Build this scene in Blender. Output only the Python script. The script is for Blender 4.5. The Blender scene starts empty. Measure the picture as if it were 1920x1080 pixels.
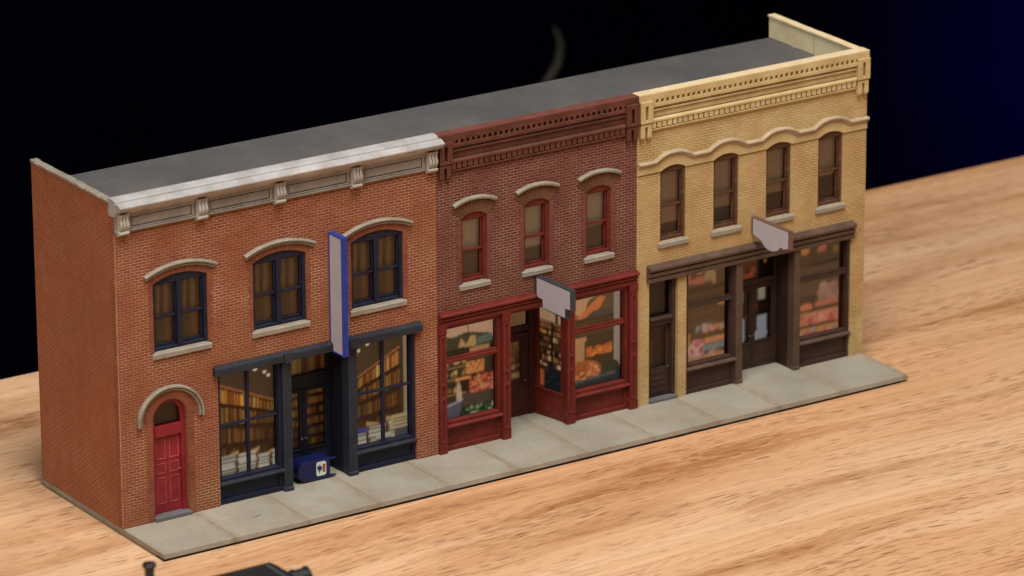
import bpy, bmesh, math, random
import numpy as np
from mathutils import Vector, Matrix
random.seed(7)
rng = np.random.RandomState(5)
SC = bpy.context.scene
COL = SC.collection
S = 0.01                                    # every length below is written in centimetres
R = math.radians

# ------------------------------------------------------------------ camera
cd = bpy.data.cameras.new('camera'); cam = bpy.data.objects.new('camera', cd); COL.objects.link(cam)
CP = Vector((-67.917, -124.127, 56.353)); YAW, PITCH, ROLL = 0.5804, 0.3345, -0.0052
fwd = Vector((math.sin(YAW)*math.cos(PITCH), math.cos(YAW)*math.cos(PITCH), -math.sin(PITCH)))
rt = Vector((math.cos(YAW), -math.sin(YAW), 0)); up = rt.cross(fwd)
r2 = rt*math.cos(ROLL)+up*math.sin(ROLL); u2 = up*math.cos(ROLL)-rt*math.sin(ROLL)
cam.matrix_world = Matrix(((r2.x, u2.x, -fwd.x, CP.x*S), (r2.y, u2.y, -fwd.y, CP.y*S), (r2.z, u2.z, -fwd.z, CP.z*S), (0, 0, 0, 1)))
cd.sensor_width = 36; cd.lens = 9839.2/1920*36; cd.clip_start = 0.02; cd.clip_end = 60
cd.dof.use_dof = True; cd.dof.focus_distance = 1.55; cd.dof.aperture_fstop = 23
SC.camera = cam
# ------------------------------------------------------------------ world and lamps
W = bpy.data.worlds.new('World'); SC.world = W; W.use_nodes = True
bg = W.node_tree.nodes['Background']; bg.inputs[0].default_value = (1.0, 0.97, 0.95, 1); bg.inputs[1].default_value = 0.02
def area(name, loc, target, size, power, color=(1, 1, 1), sy=None, spread=180):
    l = bpy.data.lights.new(name, 'AREA'); l.energy = power; l.size = size*S; l.color = color
    l.shape = 'RECTANGLE'; l.size_y = (sy or size)*S; l.spread = R(spread)
    o = bpy.data.objects.new(name, l); COL.objects.link(o); o.location = Vector(loc)*S
    o.rotation_euler = (Vector(target)-Vector(loc)).to_track_quat('-Z', 'Y').to_euler()
    return o
area('softbox_overhead', (-2, -46, 120), (14, 0, 4), 50, 18.5, (1.0, 0.985, 0.97), 60)
area('softbox_left', (-105, -70, 95), (6, 0, 4), 60, 9.2, (1.0, 0.985, 0.97))
area('softbox_right', (80, -120, 100), (18, 0, 4), 40, 2.2, (1.0, 0.95, 0.88))
sp = bpy.data.lights.new('backdrop_blue_helper', 'SPOT'); sp.energy = 70; sp.color = (0.15, 0.06, 1.0); sp.spot_size = R(64); sp.spot_blend = 1  # unseen spot added to tint the backdrop's right side blue
spo = bpy.data.objects.new('backdrop_blue_helper', sp); COL.objects.link(spo); spo.location = (1.52, 0.60, -0.36)
spo.rotation_euler = (Vector((1.50, 1.2, -0.33))-spo.location).to_track_quat('-Z', 'Y').to_euler()
SC.view_settings.view_transform = 'Standard'; SC.view_settings.look = 'None'
SC.view_settings.exposure = 0; SC.view_settings.gamma = 1

# ------------------------------------------------------------------ materials
def lin(r, g, b):
    f = lambda c: (c/255/12.92) if c/255 <= .04045 else ((c/255+.055)/1.055)**2.4
    return (f(r), f(g), f(b), 1)
class NT:
    def __init__(s, name):
        s.m = bpy.data.materials.new(name); s.m.use_nodes = True; s.t = s.m.node_tree
        s.b = s.t.nodes['Principled BSDF']; s.b.inputs['Specular IOR Level'].default_value = 0.35
    def n(s, typ, **kw):
        x = s.t.nodes.new(typ)
        for k, v in kw.items():
            if k in x.inputs: x.inputs[k].default_value = v
            else: setattr(x, k, v)
        return x
    def l(s, a, b): s.t.links.new(a, b)
    def coord(s, sc=(100, 100, 100), rot=(0, 0, 0), loc=(0, 0, 0)):
        tc = s.n('ShaderNodeTexCoord'); mp = s.n('ShaderNodeMapping')
        mp.inputs['Scale'].default_value = sc; mp.inputs['Rotation'].default_value = rot; mp.inputs['Location'].default_value = loc
        s.l(tc.outputs['Object'], mp.inputs['Vector']); return mp.outputs[0]
    def noise(s, vec, scale, detail=4, rough=.55, lo=.35, hi=.65):
        x = s.n('ShaderNodeTexNoise'); x.inputs['Scale'].default_value = scale; x.inputs['Detail'].default_value = detail
        x.inputs['Roughness'].default_value = rough; s.l(vec, x.inputs['Vector'])
        r = s.n('ShaderNodeMapRange'); r.inputs['From Min'].default_value = lo; r.inputs['From Max'].default_value = hi
        s.l(x.outputs[0], r.inputs[0]); return r.outputs[0]
    def mix(s, f, a, b, mode='MIX'):
        x = s.n('ShaderNodeMix', data_type='RGBA', blend_type=mode)
        for i, v in ((0, f), (6, a), (7, b)):
            if hasattr(v, 'default_value') or not isinstance(v, (tuple, float, int)): s.l(v, x.inputs[i])
            else: x.inputs[i].default_value = v
        return x.outputs[2]
    def math(s, op, a, b=0.0):
        x = s.n('ShaderNodeMath', operation=op)
        for i, v in ((0, a), (1, b)):
            if isinstance(v, (float, int)): x.inputs[i].default_value = v
            else: s.l(v, x.inputs[i])
        return x.outputs[0]
    def bump(s, h, dist, strength=1.0):
        x = s.n('ShaderNodeBump'); x.inputs['Distance'].default_value = dist*S; x.inputs['Strength'].default_value = strength
        s.l(h, x.inputs['Height']); s.l(x.outputs[0], s.b.inputs['Normal']); return x
def paint(name, c, c2=None, worn=None, rough=.6, wornamt=.35, bump=.006, wscale=6, spec=.35, edge=None, eamt=.7, erad=.022):
    k = NT(name); v = k.coord()
    c2 = c2 or tuple(x*.72 for x in c[:3])+(1,)
    col = k.mix(k.noise(v, 1.3, 5, .6), c2, c)
    if worn:
        w = k.noise(v, wscale, 6, .7, .56, .72); w = k.math('MULTIPLY', w, wornamt)
        col = k.mix(w, col, worn)
    if edge:                                # dry-brushed paint along the sharp edges
        bv = k.n('ShaderNodeBevel', samples=4); bv.inputs['Radius'].default_value = erad*S
        ge = k.n('ShaderNodeNewGeometry'); dp = k.n('ShaderNodeVectorMath', operation='DOT_PRODUCT'); k.l(bv.outputs[0], dp.inputs[0]); k.l(ge.outputs['True Normal'], dp.inputs[1])
        r_ = k.n('ShaderNodeMapRange'); r_.inputs['From Min'].default_value = .985; r_.inputs['From Max'].default_value = .82; k.l(dp.outputs['Value'], r_.inputs[0])
        col = k.mix(k.math('MULTIPLY', k.math('MULTIPLY', r_.outputs[0], k.noise(v, 3.5, 4, .7, .3, .62)), eamt), col, edge)
    k.l(col, k.b.inputs['Base Color']); k.b.inputs['Roughness'].default_value = rough; k.b.inputs['Specular IOR Level'].default_value = spec
    k.bump(k.noise(v, 18, 4, .6, .2, .8), bump)
    return k.m
def brick(name, ca, cb, mort, mort2, stain, bw=.25, rh=.0872, ms=.011, patch=(.42, .62), stainamt=.55, bumpd=.012, mlo=.25, mhi=1.0):
    k = NT(name); tc = k.n('ShaderNodeTexCoord'); sx = k.n('ShaderNodeSeparateXYZ'); k.l(tc.outputs['Object'], sx.inputs[0])
    u = k.math('MULTIPLY', k.math('ADD', sx.outputs[0], sx.outputs[1]), 100.0); w = k.math('MULTIPLY', sx.outputs[2], 100.0)
    cx = k.n('ShaderNodeCombineXYZ'); k.l(u, cx.inputs[0]); k.l(w, cx.inputs[1])
    v = k.coord()
    # hand-made moulding: courses wander a hair
    wob = k.n('ShaderNodeTexNoise'); wob.inputs['Scale'].default_value = 5; k.l(v, wob.inputs['Vector'])
    vm = k.n('ShaderNodeVectorMath', operation='SCALE'); vm.inputs[3].default_value = .016; k.l(wob.outputs['Color'], vm.inputs[0])
    va = k.n('ShaderNodeVectorMath', operation='ADD'); k.l(cx.outputs[0], va.inputs[0]); k.l(vm.outputs[0], va.inputs[1])
    b = k.n('ShaderNodeTexBrick', offset=.5, squash=1.0); b.inputs['Scale'].default_value = 1
    b.inputs['Brick Width'].default_value = bw; b.inputs['Row Height'].default_value = rh
    b.inputs['Mortar Size'].default_value = ms; b.inputs['Mortar Smooth'].default_value = .35
    b.inputs['Color1'].default_value = ca; b.inputs['Color2'].default_value = cb; b.inputs['Bias'].default_value = 0
    b.inputs['Mortar'].default_value = ca
    k.l(va.outputs[0], b.inputs['Vector'])
    base = k.mix(k.noise(v, .55, 5, .6, .4, .66), b.outputs['Color'], stain)
    base = k.mix(.35 if stainamt > .5 else .6, base, b.outputs['Color'])
    mc = k.mix(k.noise(v, 1.1, 3, .6), mort2, mort)
    vis = k.n('ShaderNodeMapRange'); vis.inputs['To Min'].default_value = mlo; vis.inputs['To Max'].default_value = mhi
    nn = k.noise(v, .42, 5, .62, patch[0], patch[1]); k.l(nn, vis.inputs[0])
    fac = k.math('MULTIPLY', b.outputs['Fac'], vis.outputs[0])
    col = k.mix(fac, base, mc)
    col = k.mix(k.math('MULTIPLY', k.noise(k.coord((160, 160, 28)), 1, 5, .65, .5, .72), .38), col, stain)
    sp_ = k.noise(v, 9, 4, .7, .6, .72); col = k.mix(k.math('MULTIPLY', sp_, .22), col, stain)
    k.l(col, k.b.inputs['Base Color']); k.b.inputs['Roughness'].default_value = .82; k.b.inputs['Specular IOR Level'].default_value = .2
    h = k.math('SUBTRACT', 1.0, b.outputs['Fac'])
    h = k.math('ADD', h, k.math('MULTIPLY', k.noise(v, 22, 3, .6), .35))
    k.bump(h, bumpd, .8)
    return k.m

M = {}
M['brickA'] = brick('orange_brick_paint', lin(141, 78, 49), lin(121, 62, 39), lin(200, 160, 134), lin(176, 128, 98), lin(128, 80, 42), ms=.0115, mlo=.42)
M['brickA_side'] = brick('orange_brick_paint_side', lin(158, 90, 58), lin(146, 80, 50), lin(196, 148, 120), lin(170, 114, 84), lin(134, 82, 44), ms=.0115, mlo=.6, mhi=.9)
M['trimA'] = paint('orange_brick_trim', lin(142, 82, 54), lin(118, 62, 40), lin(190, 130, 96), .8, .25, .012, 9)
M['edgeA'] = paint('worn_brick_corner', lin(186, 132, 104), lin(160, 96, 66), lin(206, 168, 146), .8, .5, .012, 6)
M['brickB'] = brick('maroon_brick_paint', lin(112, 62, 52), lin(92, 44, 36), lin(174, 138, 120), lin(146, 104, 88), lin(92, 56, 34), ms=.0115, mlo=.5)
M['trimB'] = paint('maroon_brick_trim', lin(118, 66, 58), lin(100, 54, 42), lin(160, 110, 95), .8, .3, .012, 9)
M['archB'] = paint('brown_arch_brick', lin(116, 78, 50), lin(92, 58, 36), lin(134, 92, 64), .85, .3, .01)
M['corniceB'] = paint('red_brown_cornice', lin(98, 52, 38), lin(80, 40, 24), lin(140, 84, 70), .65, .3, .01, 4, edge=lin(176, 126, 112), eamt=.5)
M['brickC'] = brick('cream_brick_paint', lin(200, 173, 122), lin(188, 160, 108), lin(118, 90, 56), lin(156, 122, 78), lin(176, 132, 82), ms=.011, mlo=.35, mhi=1.0)
M['trimC'] = paint('cream_paint', lin(202, 176, 124), lin(184, 154, 102), lin(156, 116, 72), .75, .35, .01, 5, edge=lin(232, 210, 164), eamt=.5)
M['creamtop'] = paint('cream_parapet_top', lin(228, 206, 164), lin(214, 188, 142), lin(240, 228, 204), .6, .4, .008)
M['creamside'] = paint('cream_parapet_inside', lin(222, 208, 168), lin(208, 190, 146), lin(186, 158, 112), .75, .3, .006)
M['seam'] = paint('dark_seam', lin(90, 88, 70), lin(80, 76, 60), None, .9)
M['stonedark'] = paint('dark_wash', lin(54, 46, 38), lin(36, 30, 24), None, .85)
M['creamwash'] = paint('brown_wash', lin(112, 82, 46), lin(84, 58, 30), None, .85)
M['stone'] = paint('stone_trim', lin(152, 141, 124), lin(124, 112, 95), lin(184, 174, 158), .8, .4, .014, 7, edge=lin(206, 198, 184), eamt=.6)
M['sillstone'] = paint('sill_stone', lin(158, 149, 134), lin(132, 122, 106), lin(184, 177, 165), .8, .5, .014, 7)
M['string'] = paint('stringcourse_paint', lin(182, 160, 130), lin(160, 138, 110), lin(222, 200, 168), .7, .5, .008, 5, edge=lin(224, 204, 170), eamt=.6)
M['white'] = paint('cornice_white_paint', lin(184, 178, 174), lin(158, 151, 145), lin(212, 207, 204), .5, .5, .008, 3)
M['greylight'] = paint('bracket_grey_paint', lin(184, 176, 166), lin(160, 150, 138), lin(200, 194, 186), .7, .4, .01, 5, edge=lin(216, 210, 204), eamt=.6)
M['greyc'] = paint('cornice_grey_paint', lin(150, 142, 132), lin(128, 118, 106), lin(170, 162, 152), .7, .4, .01, 5, edge=lin(204, 196, 188), eamt=.6)
M['navy'] = paint('navy_paint', lin(28, 31, 50), lin(20, 22, 38), lin(60, 64, 80), .55, .25, .008, 6, .3, edge=lin(70, 78, 110), eamt=.5)
M['navyshade'] = paint('navy_recess_shade', lin(18, 20, 34), lin(12, 14, 26), None, .6)  # navy darkened so its colour carries the recess shade
M['navyfront'] = paint('navy_paint_drybrushed', lin(45, 48, 55), lin(34, 36, 44), lin(84, 88, 92), .65, .4, .01, 6, .25, edge=lin(126, 130, 136), eamt=.6)
M['red'] = paint('dark_red_paint', lin(112, 36, 28), lin(90, 28, 20), lin(140, 66, 52), .55, .3, .006, 5, .3, edge=lin(176, 96, 82), eamt=.6)
M['redshade'] = paint('red_brown_recess_shade', lin(70, 24, 18), lin(54, 18, 13), None, .55)  # darker copy of the red, recess shade put into the colour
M['redoor'] = paint('crimson_door_paint', lin(142, 34, 42), lin(120, 26, 32), lin(158, 62, 64), .5, .3, .006, 5)
M['redline'] = paint('crimson_door_moulding', lin(182, 98, 94), lin(152, 62, 62), None, .6)
M['brown'] = paint('brown_paint', lin(94, 72, 58), lin(74, 54, 42), lin(122, 100, 84), .65, .35, .008, 6, edge=lin(152, 126, 106), eamt=.6)
M['browndark'] = paint('dark_brown_paint', lin(68, 45, 33), lin(54, 35, 26), lin(88, 62, 46), .6, .3)
M['brownshade'] = paint('brown_recess_shade', lin(54, 30, 20), lin(42, 23, 15), None, .6)  # darker brown, shade of the entrance recess put into its colour
M['brownwin'] = paint('window_brown_paint', lin(94, 60, 40), lin(76, 47, 31), lin(146, 118, 96), .6, .4)
M['black'] = paint('interior_and_gap_black', (.006, .006, .007, 1), (.004, .004, .004, 1), None, .9, bump=0.001)
M['blue'] = paint('blue_sign_paint', lin(34, 56, 140), lin(28, 46, 122), lin(60, 84, 170), .5, .3, .004, edge=lin(90, 120, 200), eamt=.4)
M['signface'] = paint('grey_white_sign_face', lin(186, 180, 184), lin(178, 171, 175), None, .6, bump=.001)
M['signedge'] = paint('white_sign_edge', lin(226, 226, 232), lin(216, 216, 222), None, .6, bump=.001)
M['signframe'] = paint('charcoal_sign_frame', lin(58, 60, 66), lin(44, 46, 52), None, .55, edge=lin(110, 112, 118), eamt=.4)
M['signbrown'] = paint('brown_sign_frame', lin(116, 84, 70), lin(98, 70, 56), None, .6)
M['mailblue'] = paint('mailbox_blue', lin(14, 24, 74), lin(9, 16, 58), None, .4, bump=.002, spec=.45)
M['mailwhite'] = paint('decal_white', lin(206, 206, 192), lin(196, 196, 180), None, .5, bump=.001)
M['mailred'] = paint('decal_red', lin(150, 60, 50), lin(140, 50, 42), None, .5, bump=.001)
M['mailnavy'] = paint('decal_navy', lin(30, 34, 96), lin(26, 30, 84), None, .5, bump=.001)
M['metal'] = paint('pewter', lin(120, 120, 122), lin(90, 88, 86), None, .4)
M['loco'] = paint('black_locomotive_paint', lin(34, 34, 36), lin(24, 24, 26), lin(70, 70, 72), .4, .3, .006, 5, .5)
M['locotrim'] = paint('locomotive_grey_edge', lin(74, 78, 74), lin(56, 60, 56), None, .4)
M['strap'] = paint('tan_hose', lin(54, 49, 38), lin(45, 41, 32), None, .7)
M['step'] = paint('grey_step', lin(104, 100, 100), lin(88, 85, 84), None, .8)

# roof
k = NT('dark_grey_roof_paint'); v = k.coord()
c = k.mix(k.noise(v, .35, 5, .6, .35, .68), lin(78, 77, 77), lin(94, 88, 84))
c = k.mix(k.math('MULTIPLY', k.noise(k.coord((100, 40, 100)), 1.6, 6, .7, .5, .75), .4), c, lin(112, 108, 104))
c = k.mix(k.math('MULTIPLY', k.noise(v, 14, 3, .7, .72, .76), .6), c, lin(150, 146, 142))
k.l(c, k.b.inputs['Base Color']); k.b.inputs['Roughness'].default_value = .7; k.bump(k.noise(v, 16, 4, .6), .008); M['roof'] = k.m
# sidewalk
k = NT('concrete_sidewalk_paint'); v = k.coord()
c = k.mix(k.noise(v, .5, 5, .6, .35, .65), lin(150, 140, 123), lin(168, 159, 142))
sx = k.n('ShaderNodeSeparateXYZ'); k.l(v, sx.inputs[0])
wv = k.math('ADD', sx.outputs[0], k.math('MULTIPLY', k.noise(v, .8, 3, .6, .3, .7), .22))
fr_ = k.math('ABSOLUTE', k.math('SUBTRACT', k.math('FRACT', k.math('MULTIPLY', k.math('SUBTRACT', wv, .06), 1/2.43)), .5))
near = k.n('ShaderNodeMapRange'); near.inputs['From Min'].default_value = .40; near.inputs['From Max'].default_value = .495; k.l(fr_, near.inputs[0])
c = k.mix(k.math('MULTIPLY', k.math('MULTIPLY', near.outputs[0], k.noise(v, 1.6, 4, .7, .3, .62)), .7), c, lin(148, 122, 88))
c = k.mix(k.math('MULTIPLY', k.noise(v, .9, 5, .7, .5, .7), .4), c, lin(152, 134, 106))
c = k.mix(k.math('MULTIPLY', k.noise(v, 22, 3, .8, .54, .66), .5), c, lin(128, 120, 106))
c = k.mix(k.math('MULTIPLY', k.noise(v, 17, 3, .8, .58, .68), .45), c, lin(204, 198, 186))
k.l(c, k.b.inputs['Base Color']); k.b.inputs['Roughness'].default_value = .9; k.bump(k.noise(v, 26, 4, .7, .2, .8), .02); M['walk'] = k.m
M['joint'] = paint('sidewalk_joint_stain', lin(122, 108, 88), lin(142, 128, 106), lin(156, 148, 132), .9, .6, .006, 5)
M['walkedge'] = paint('sidewalk_edge', lin(138, 126, 106), lin(116, 104, 86), lin(150, 144, 128), .85, .5, .01, 5)
# glass
k = NT('window_glass'); t = k.t; t.nodes.remove(k.b)
tr = k.n('ShaderNodeBsdfTransparent'); tr.inputs[0].default_value = (.86, .86, .84, 1)
gl = k.n('ShaderNodeBsdfGlossy'); gl.inputs['Roughness'].default_value = .08
fr = k.n('ShaderNodeFresnel'); fr.inputs[0].default_value = 1.22
ms = k.n('ShaderNodeMixShader'); k.l(fr.outputs[0], ms.inputs[0]); k.l(tr.outputs[0], ms.inputs[1]); k.l(gl.outputs[0], ms.inputs[2])
k.l(ms.outputs[0], t.nodes['Material Output'].inputs[0]); M['glass'] = k.m
# printed picture cards behind the shop glass: colour lives in a mesh attribute, emission added to brighten some, no lamp stands behind them
def printmat(name, glow, base=1.0):
    k = NT(name); a = k.n('ShaderNodeVertexColor', layer_name='print'); k.l(k.mix(1.0, a.outputs[0], (base, base, base, 1), 'MULTIPLY'), k.b.inputs['Base Color']); k.b.inputs['Roughness'].default_value = .6
    if glow: k.l(a.outputs[0], k.b.inputs['Emission Color']); k.b.inputs['Emission Strength'].default_value = glow
    return k.m
M['print'] = printmat('printed_card', 0); M['printglow'] = printmat('glowing_printed_card', .50, .6)
# table wood
k = NT('rubberwood_table'); v = k.coord(rot=(0, 0, R(-1.5)))
sv = k.n('ShaderNodeSeparateXYZ'); k.l(v, sv.inputs[0])
def n1(sx, sy, det, ro, lo, hi, seed=0.0, src=None):
    mp = k.n('ShaderNodeMapping'); mp.inputs['Scale'].default_value = (sx, sy, 1); mp.inputs['Location'].default_value = (seed, seed*1.3, seed); k.l(src or v, mp.inputs['Vector'])
    return k.noise(mp.outputs[0], 1, det, ro, lo, hi)
bend = k.math('MULTIPLY', n1(.045, .12, 2, .5, .2, .8), 2.4)             # grain drifts slowly across the board
bend2 = k.math('MULTIPLY', n1(.25, .5, 2, .5, .2, .8, 9), .22)
cb = k.n('ShaderNodeCombineXYZ'); k.l(sv.outputs[0], cb.inputs[0]); k.l(k.math('ADD', k.math('ADD', sv.outputs[1], bend), bend2), cb.inputs[1])
G_ = cb.outputs[0]
c = k.mix(n1(.02, .3, 4, .55, .36, .64, 1, G_), lin(210, 158, 114), lin(228, 188, 148))
c = k.mix(k.math('MULTIPLY', n1(.035, .9, 5, .6, .46, .66, 4, G_), .5), c, lin(184, 134, 90))
c = k.mix(k.math('MULTIPLY', n1(.05, 5.5, 4, .6, .50, .64, 7, G_), .28), c, lin(170, 114, 70))
c = k.mix(k.math('MULTIPLY', n1(.09, 14, 3, .6, .50, .66, 17, G_), .24), c, lin(164, 108, 66))
c = k.mix(k.math('MULTIPLY', n1(.06, 6.5, 3, .6, .54, .70, 27, G_), .32), c, lin(232, 206, 172))
swath = n1(.05, .33, 3, .55, .53, .66, 33, G_)
c = k.mix(k.math('MULTIPLY', k.math('MULTIPLY', swath, n1(.5, 3.2, 5, .75, .32, .56, 40, G_)), .85), c, lin(158, 102, 56))
def pores(sx, sy, seed, thr, dens, mask):
    vo = k.n('ShaderNodeTexVoronoi', feature='F1'); vo.inputs['Scale'].default_value = 1; vo.inputs['Randomness'].default_value = 1
    mp = k.n('ShaderNodeMapping'); mp.inputs['Scale'].default_value = (sx, sy, 1); mp.inputs['Location'].default_value = (seed, seed*1.7, 0)
    k.l(G_, mp.inputs['Vector']); k.l(mp.outputs[0], vo.inputs['Vector'])
    r = k.n('ShaderNodeMapRange'); r.inputs['From Min'].default_value = thr; r.inputs['From Max'].default_value = thr*.6; k.l(vo.outputs['Distance'], r.inputs[0])
    sc2 = k.n('ShaderNodeSeparateColor'); k.l(vo.outputs['Color'], sc2.inputs[0])
    g = k.math('GREATER_THAN', sc2.outputs[0], dens)
    return k.math('MULTIPLY', k.math('MULTIPLY', k.math('MULTIPLY', r.outputs[0], g), mask), k.math('ADD', k.math('MULTIPLY', sc2.outputs[1], .7), .3))
mk = n1(.08, .5, 3, .6, .42, .60, 50, G_)
p1 = pores(1.05, 10.5, 3.1, .36, .1, mk); p2 = pores(1.5, 10, 11.3, .34, .15, k.math('MAXIMUM', swath, k.math('MULTIPLY', mk, .7)))
p4 = pores(1.2, 12.0, 41.0, .32, .3, n1(.12, .9, 3, .6, .42, .56, 71, G_))
p3 = pores(.75, 10.0, 23.7, .30, .3, n1(.1, .6, 3, .6, .4, .6, 60, G_))
c = k.mix(k.math('MULTIPLY', p1, .95), c, lin(104, 58, 32)); c = k.mix(k.math('MULTIPLY', p2, .85), c, lin(112, 64, 36)); c = k.mix(k.math('MULTIPLY', p3, .9), c, lin(98, 54, 32)); c = k.mix(k.math('MULTIPLY', p4, .8), c, lin(120, 70, 42))
k.l(c, k.b.inputs['Base Color']); k.b.inputs['Roughness'].default_value = .45; k.b.inputs['Specular IOR Level'].default_value = .3
k.bump(k.math('SUBTRACT', 1.0, p1), .006, .5); M['wood'] = k.m
# backdrop
k = NT('black_backdrop_cloth'); v = k.coord()
c = k.mix(k.noise(v, .05, 4, .6), (.001, .001, .004, 1), (.0014, .0014, .006, 1)); k.l(c, k.b.inputs['Base Color']); k.b.inputs['Roughness'].default_value = 1; k.b.inputs['Specular IOR Level'].default_value = 0
M['cloth'] = k.m

# ------------------------------------------------------------------ mesh helpers (centimetres)
class MB:
    def __init__(s): s.v = []; s.f = []; s.mi = []; s.cm = 0
    def add(s, vs, fs):
        n = len(s.v); s.v += [tuple(p) for p in vs]; s.f += [tuple(i+n for i in f) for f in fs]; s.mi += [s.cm]*len(fs); return s
    def box(s, x0, x1, y0, y1, z0, z1):
        return s.add([(x0, y0, z0), (x1, y0, z0), (x1, y1, z0), (x0, y1, z0), (x0, y0, z1), (x1, y0, z1), (x1, y1, z1), (x0, y1, z1)],
                     [(0, 3, 2, 1), (4, 5, 6, 7), (0, 1, 5, 4), (1, 2, 6, 5), (2, 3, 7, 6), (3, 0, 4, 7)])
    def prism(s, poly, ax, a, b):           # poly in the two other axes, extruded from a to b
        n = len(poly); f3 = {'x': lambda p, t: (t, p[0], p[1]), 'y': lambda p, t: (p[0], t, p[1]), 'z': lambda p, t: (p[0], p[1], t)}[ax]
        vs = [f3(p, a) for p in poly]+[f3(p, b) for p in poly]
        return s.add(vs, [tuple(range(n)), tuple(range(2*n-1, n-1, -1))]+[(i, i+n, (i+1) % n+n, (i+1) % n) for i in range(n)])
    def sweep(s, path, prof, closed=False):  # path in XZ, prof = [(n, y)] closed outline, n along the path's left normal
        m = len(prof); rings = []
        for i, (x, z) in enumerate(path):
            a = path[max(i-1, 0)]; b = path[min(i+1, len(path)-1)]; dx, dz = b[0]-a[0], b[1]-a[1]; L = math.hypot(dx, dz) or 1
            nx, nz = -dz/L, dx/L; rings.append([(x+nx*n, y, z+nz*n) for n, y in prof])
        vs = [p for r_ in rings for p in r_]; fs = []
        for i in range(len(path)-1):
            for j in range(m): fs.append((i*m+j, i*m+(j+1) % m, (i+1)*m+(j+1) % m, (i+1)*m+j))
        fs += [tuple(range(m-1, -1, -1)), tuple((len(path)-1)*m+j for j in range(m))]
        return s.add(vs, fs)
    def bar(s, p0, p1, z0, z1, t0, t1):      # upright slab along a plan segment, between offsets t0..t1 to its left
        dx, dy = p1[0]-p0[0], p1[1]-p0[1]; L = math.hypot(dx, dy); nx, ny = -dy/L, dx/L
        P = [(p0[0]+nx*t0, p0[1]+ny*t0), (p1[0]+nx*t0, p1[1]+ny*t0), (p1[0]+nx*t1, p1[1]+ny*t1), (p0[0]+nx*t1, p0[1]+ny*t1)]
        return s.prism(P, 'z', z0, z1)
    def cyl(s, c, r, h, ax='z', n=16, r1=None):
        r1 = r if r1 is None else r1; vs = []
        for t, rr in ((0, r), (h, r1)):
            for i in range(n):
                a = 2*math.pi*i/n; p, q = rr*math.cos(a), rr*math.sin(a)
                vs.append({'z': (c[0]+p, c[1]+q, c[2]+t), 'y': (c[0]+p, c[1]+t, c[2]+q), 'x': (c[0]+t, c[1]+p, c[2]+q)}[ax])
        return s.add(vs, [tuple(range(n)), tuple(range(n, 2*n))]+[(i, (i+1) % n, (i+1) % n+n, i+n) for i in range(n)])
ORG = {}
def finish(name, me, mats, parent, org, bevel, kind=None, smooth=False):
    o = bpy.data.objects.new(name, me); COL.objects.link(o)
    for m_ in (mats if isinstance(mats, (list, tuple)) else [mats]): me.materials.append(M[m_])
    po = ORG.get(parent.name, Vector((0, 0, 0))) if parent else Vector((0, 0, 0))
    if parent: o.parent = parent
    o.location = (org-po)*S; ORG[o.name] = org.copy()
    if bevel:
        b = o.modifiers.new('bevel', 'BEVEL'); b.width = bevel*S; b.segments = 2; b.limit_method = 'ANGLE'; b.angle_limit = R(35); b.use_clamp_overlap = True
    if smooth:
        for p in me.polygons: p.use_smooth = True
    if kind: o['kind'] = kind
    return o
def part(name, mb, mat, parent=None, org=None, bevel=0.012, kind=None, smooth=False):
    org = Vector(org) if org is not None else (ORG[parent.name].copy() if parent else Vector((0, 0, 0)))
    me = bpy.data.meshes.new(name); me.from_pydata([tuple((Vector(p)-org)*S) for p in mb.v], [], mb.f)
    for p, i in zip(me.polygons, mb.mi): p.material_index = i
    bm = bmesh.new(); bm.from_mesh(me); bmesh.ops.recalc_face_normals(bm, faces=bm.faces); bm.to_mesh(me); bm.free()
    return finish(name, me, mat, parent, org, bevel, kind, smooth)
def slab(name, outline, holes, y0, y1, mat, parent, axis='y', bevel=0):
    """flat wall with openings cut through, outline and holes in (x,z)"""
    cu = bpy.data.curves.new('tmp', 'CURVE'); cu.dimensions = '2D'; cu.fill_mode = 'BOTH'
    for pl in [outline]+holes:
        sp_ = cu.splines.new('POLY'); sp_.points.add(len(pl)-1)
        for q, p in zip(sp_.points, pl): q.co = (p[0], p[1], 0, 1)
        sp_.use_cyclic_u = True
    cu.extrude = abs(y1-y0)/2
    to = bpy.data.objects.new('tmp', cu); COL.objects.link(to)
    bpy.context.view_layer.update(); dg = bpy.context.evaluated_depsgraph_get()
    me = bpy.data.meshes.new_from_object(to.evaluated_get(dg)); bpy.data.objects.remove(to); bpy.data.curves.remove(cu)
    me.name = name; me.materials.clear(); mid = (y0+y1)/2; org = ORG[parent.name].copy()
    for vv in me.vertices:
        a, b_, d = vv.co; p = Vector((a, mid-d, b_)) if axis == 'y' else Vector((mid+d, a, b_)); vv.co = (p-org)*S
    bm = bmesh.new(); bm.from_mesh(me); bmesh.ops.remove_doubles(bm, verts=bm.verts, dist=1e-6); bmesh.ops.recalc_face_normals(bm, faces=bm.faces); bm.to_mesh(me); bm.free()
    for p in me.polygons: p.use_smooth = False; p.material_index = 0
    return finish(name, me, mat, parent, org, bevel)
def thing(name, label, cat, org, group=None):
    o = bpy.data.objects.new(name, None); COL.objects.link(o); o.empty_display_size = .02
    o.location = Vector(org)*S; ORG[o.name] = Vector(org); o['label'] = label; o['category'] = cat
    if group: o['group'] = group
    return o
def arc(x0, x1, z0, zp, n=14):              # segmental arch from (x0,z0) over peak zp to (x1,z0), left to right
    w = (x1-x0)/2; h = zp-z0; r_ = (w*w+h*h)/(2*h); cz = zp-r_; cx = (x0+x1)/2; a = math.atan2(w, r_-h) if r_ >= h else math.pi-math.atan2(w, h-r_)
    if h > w-1e-6: a = math.pi/2
    return [(cx+r_*math.sin(-a+2*a*i/n), cz+r_*math.cos(-a+2*a*i/n)) for i in range(n+1)]
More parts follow.
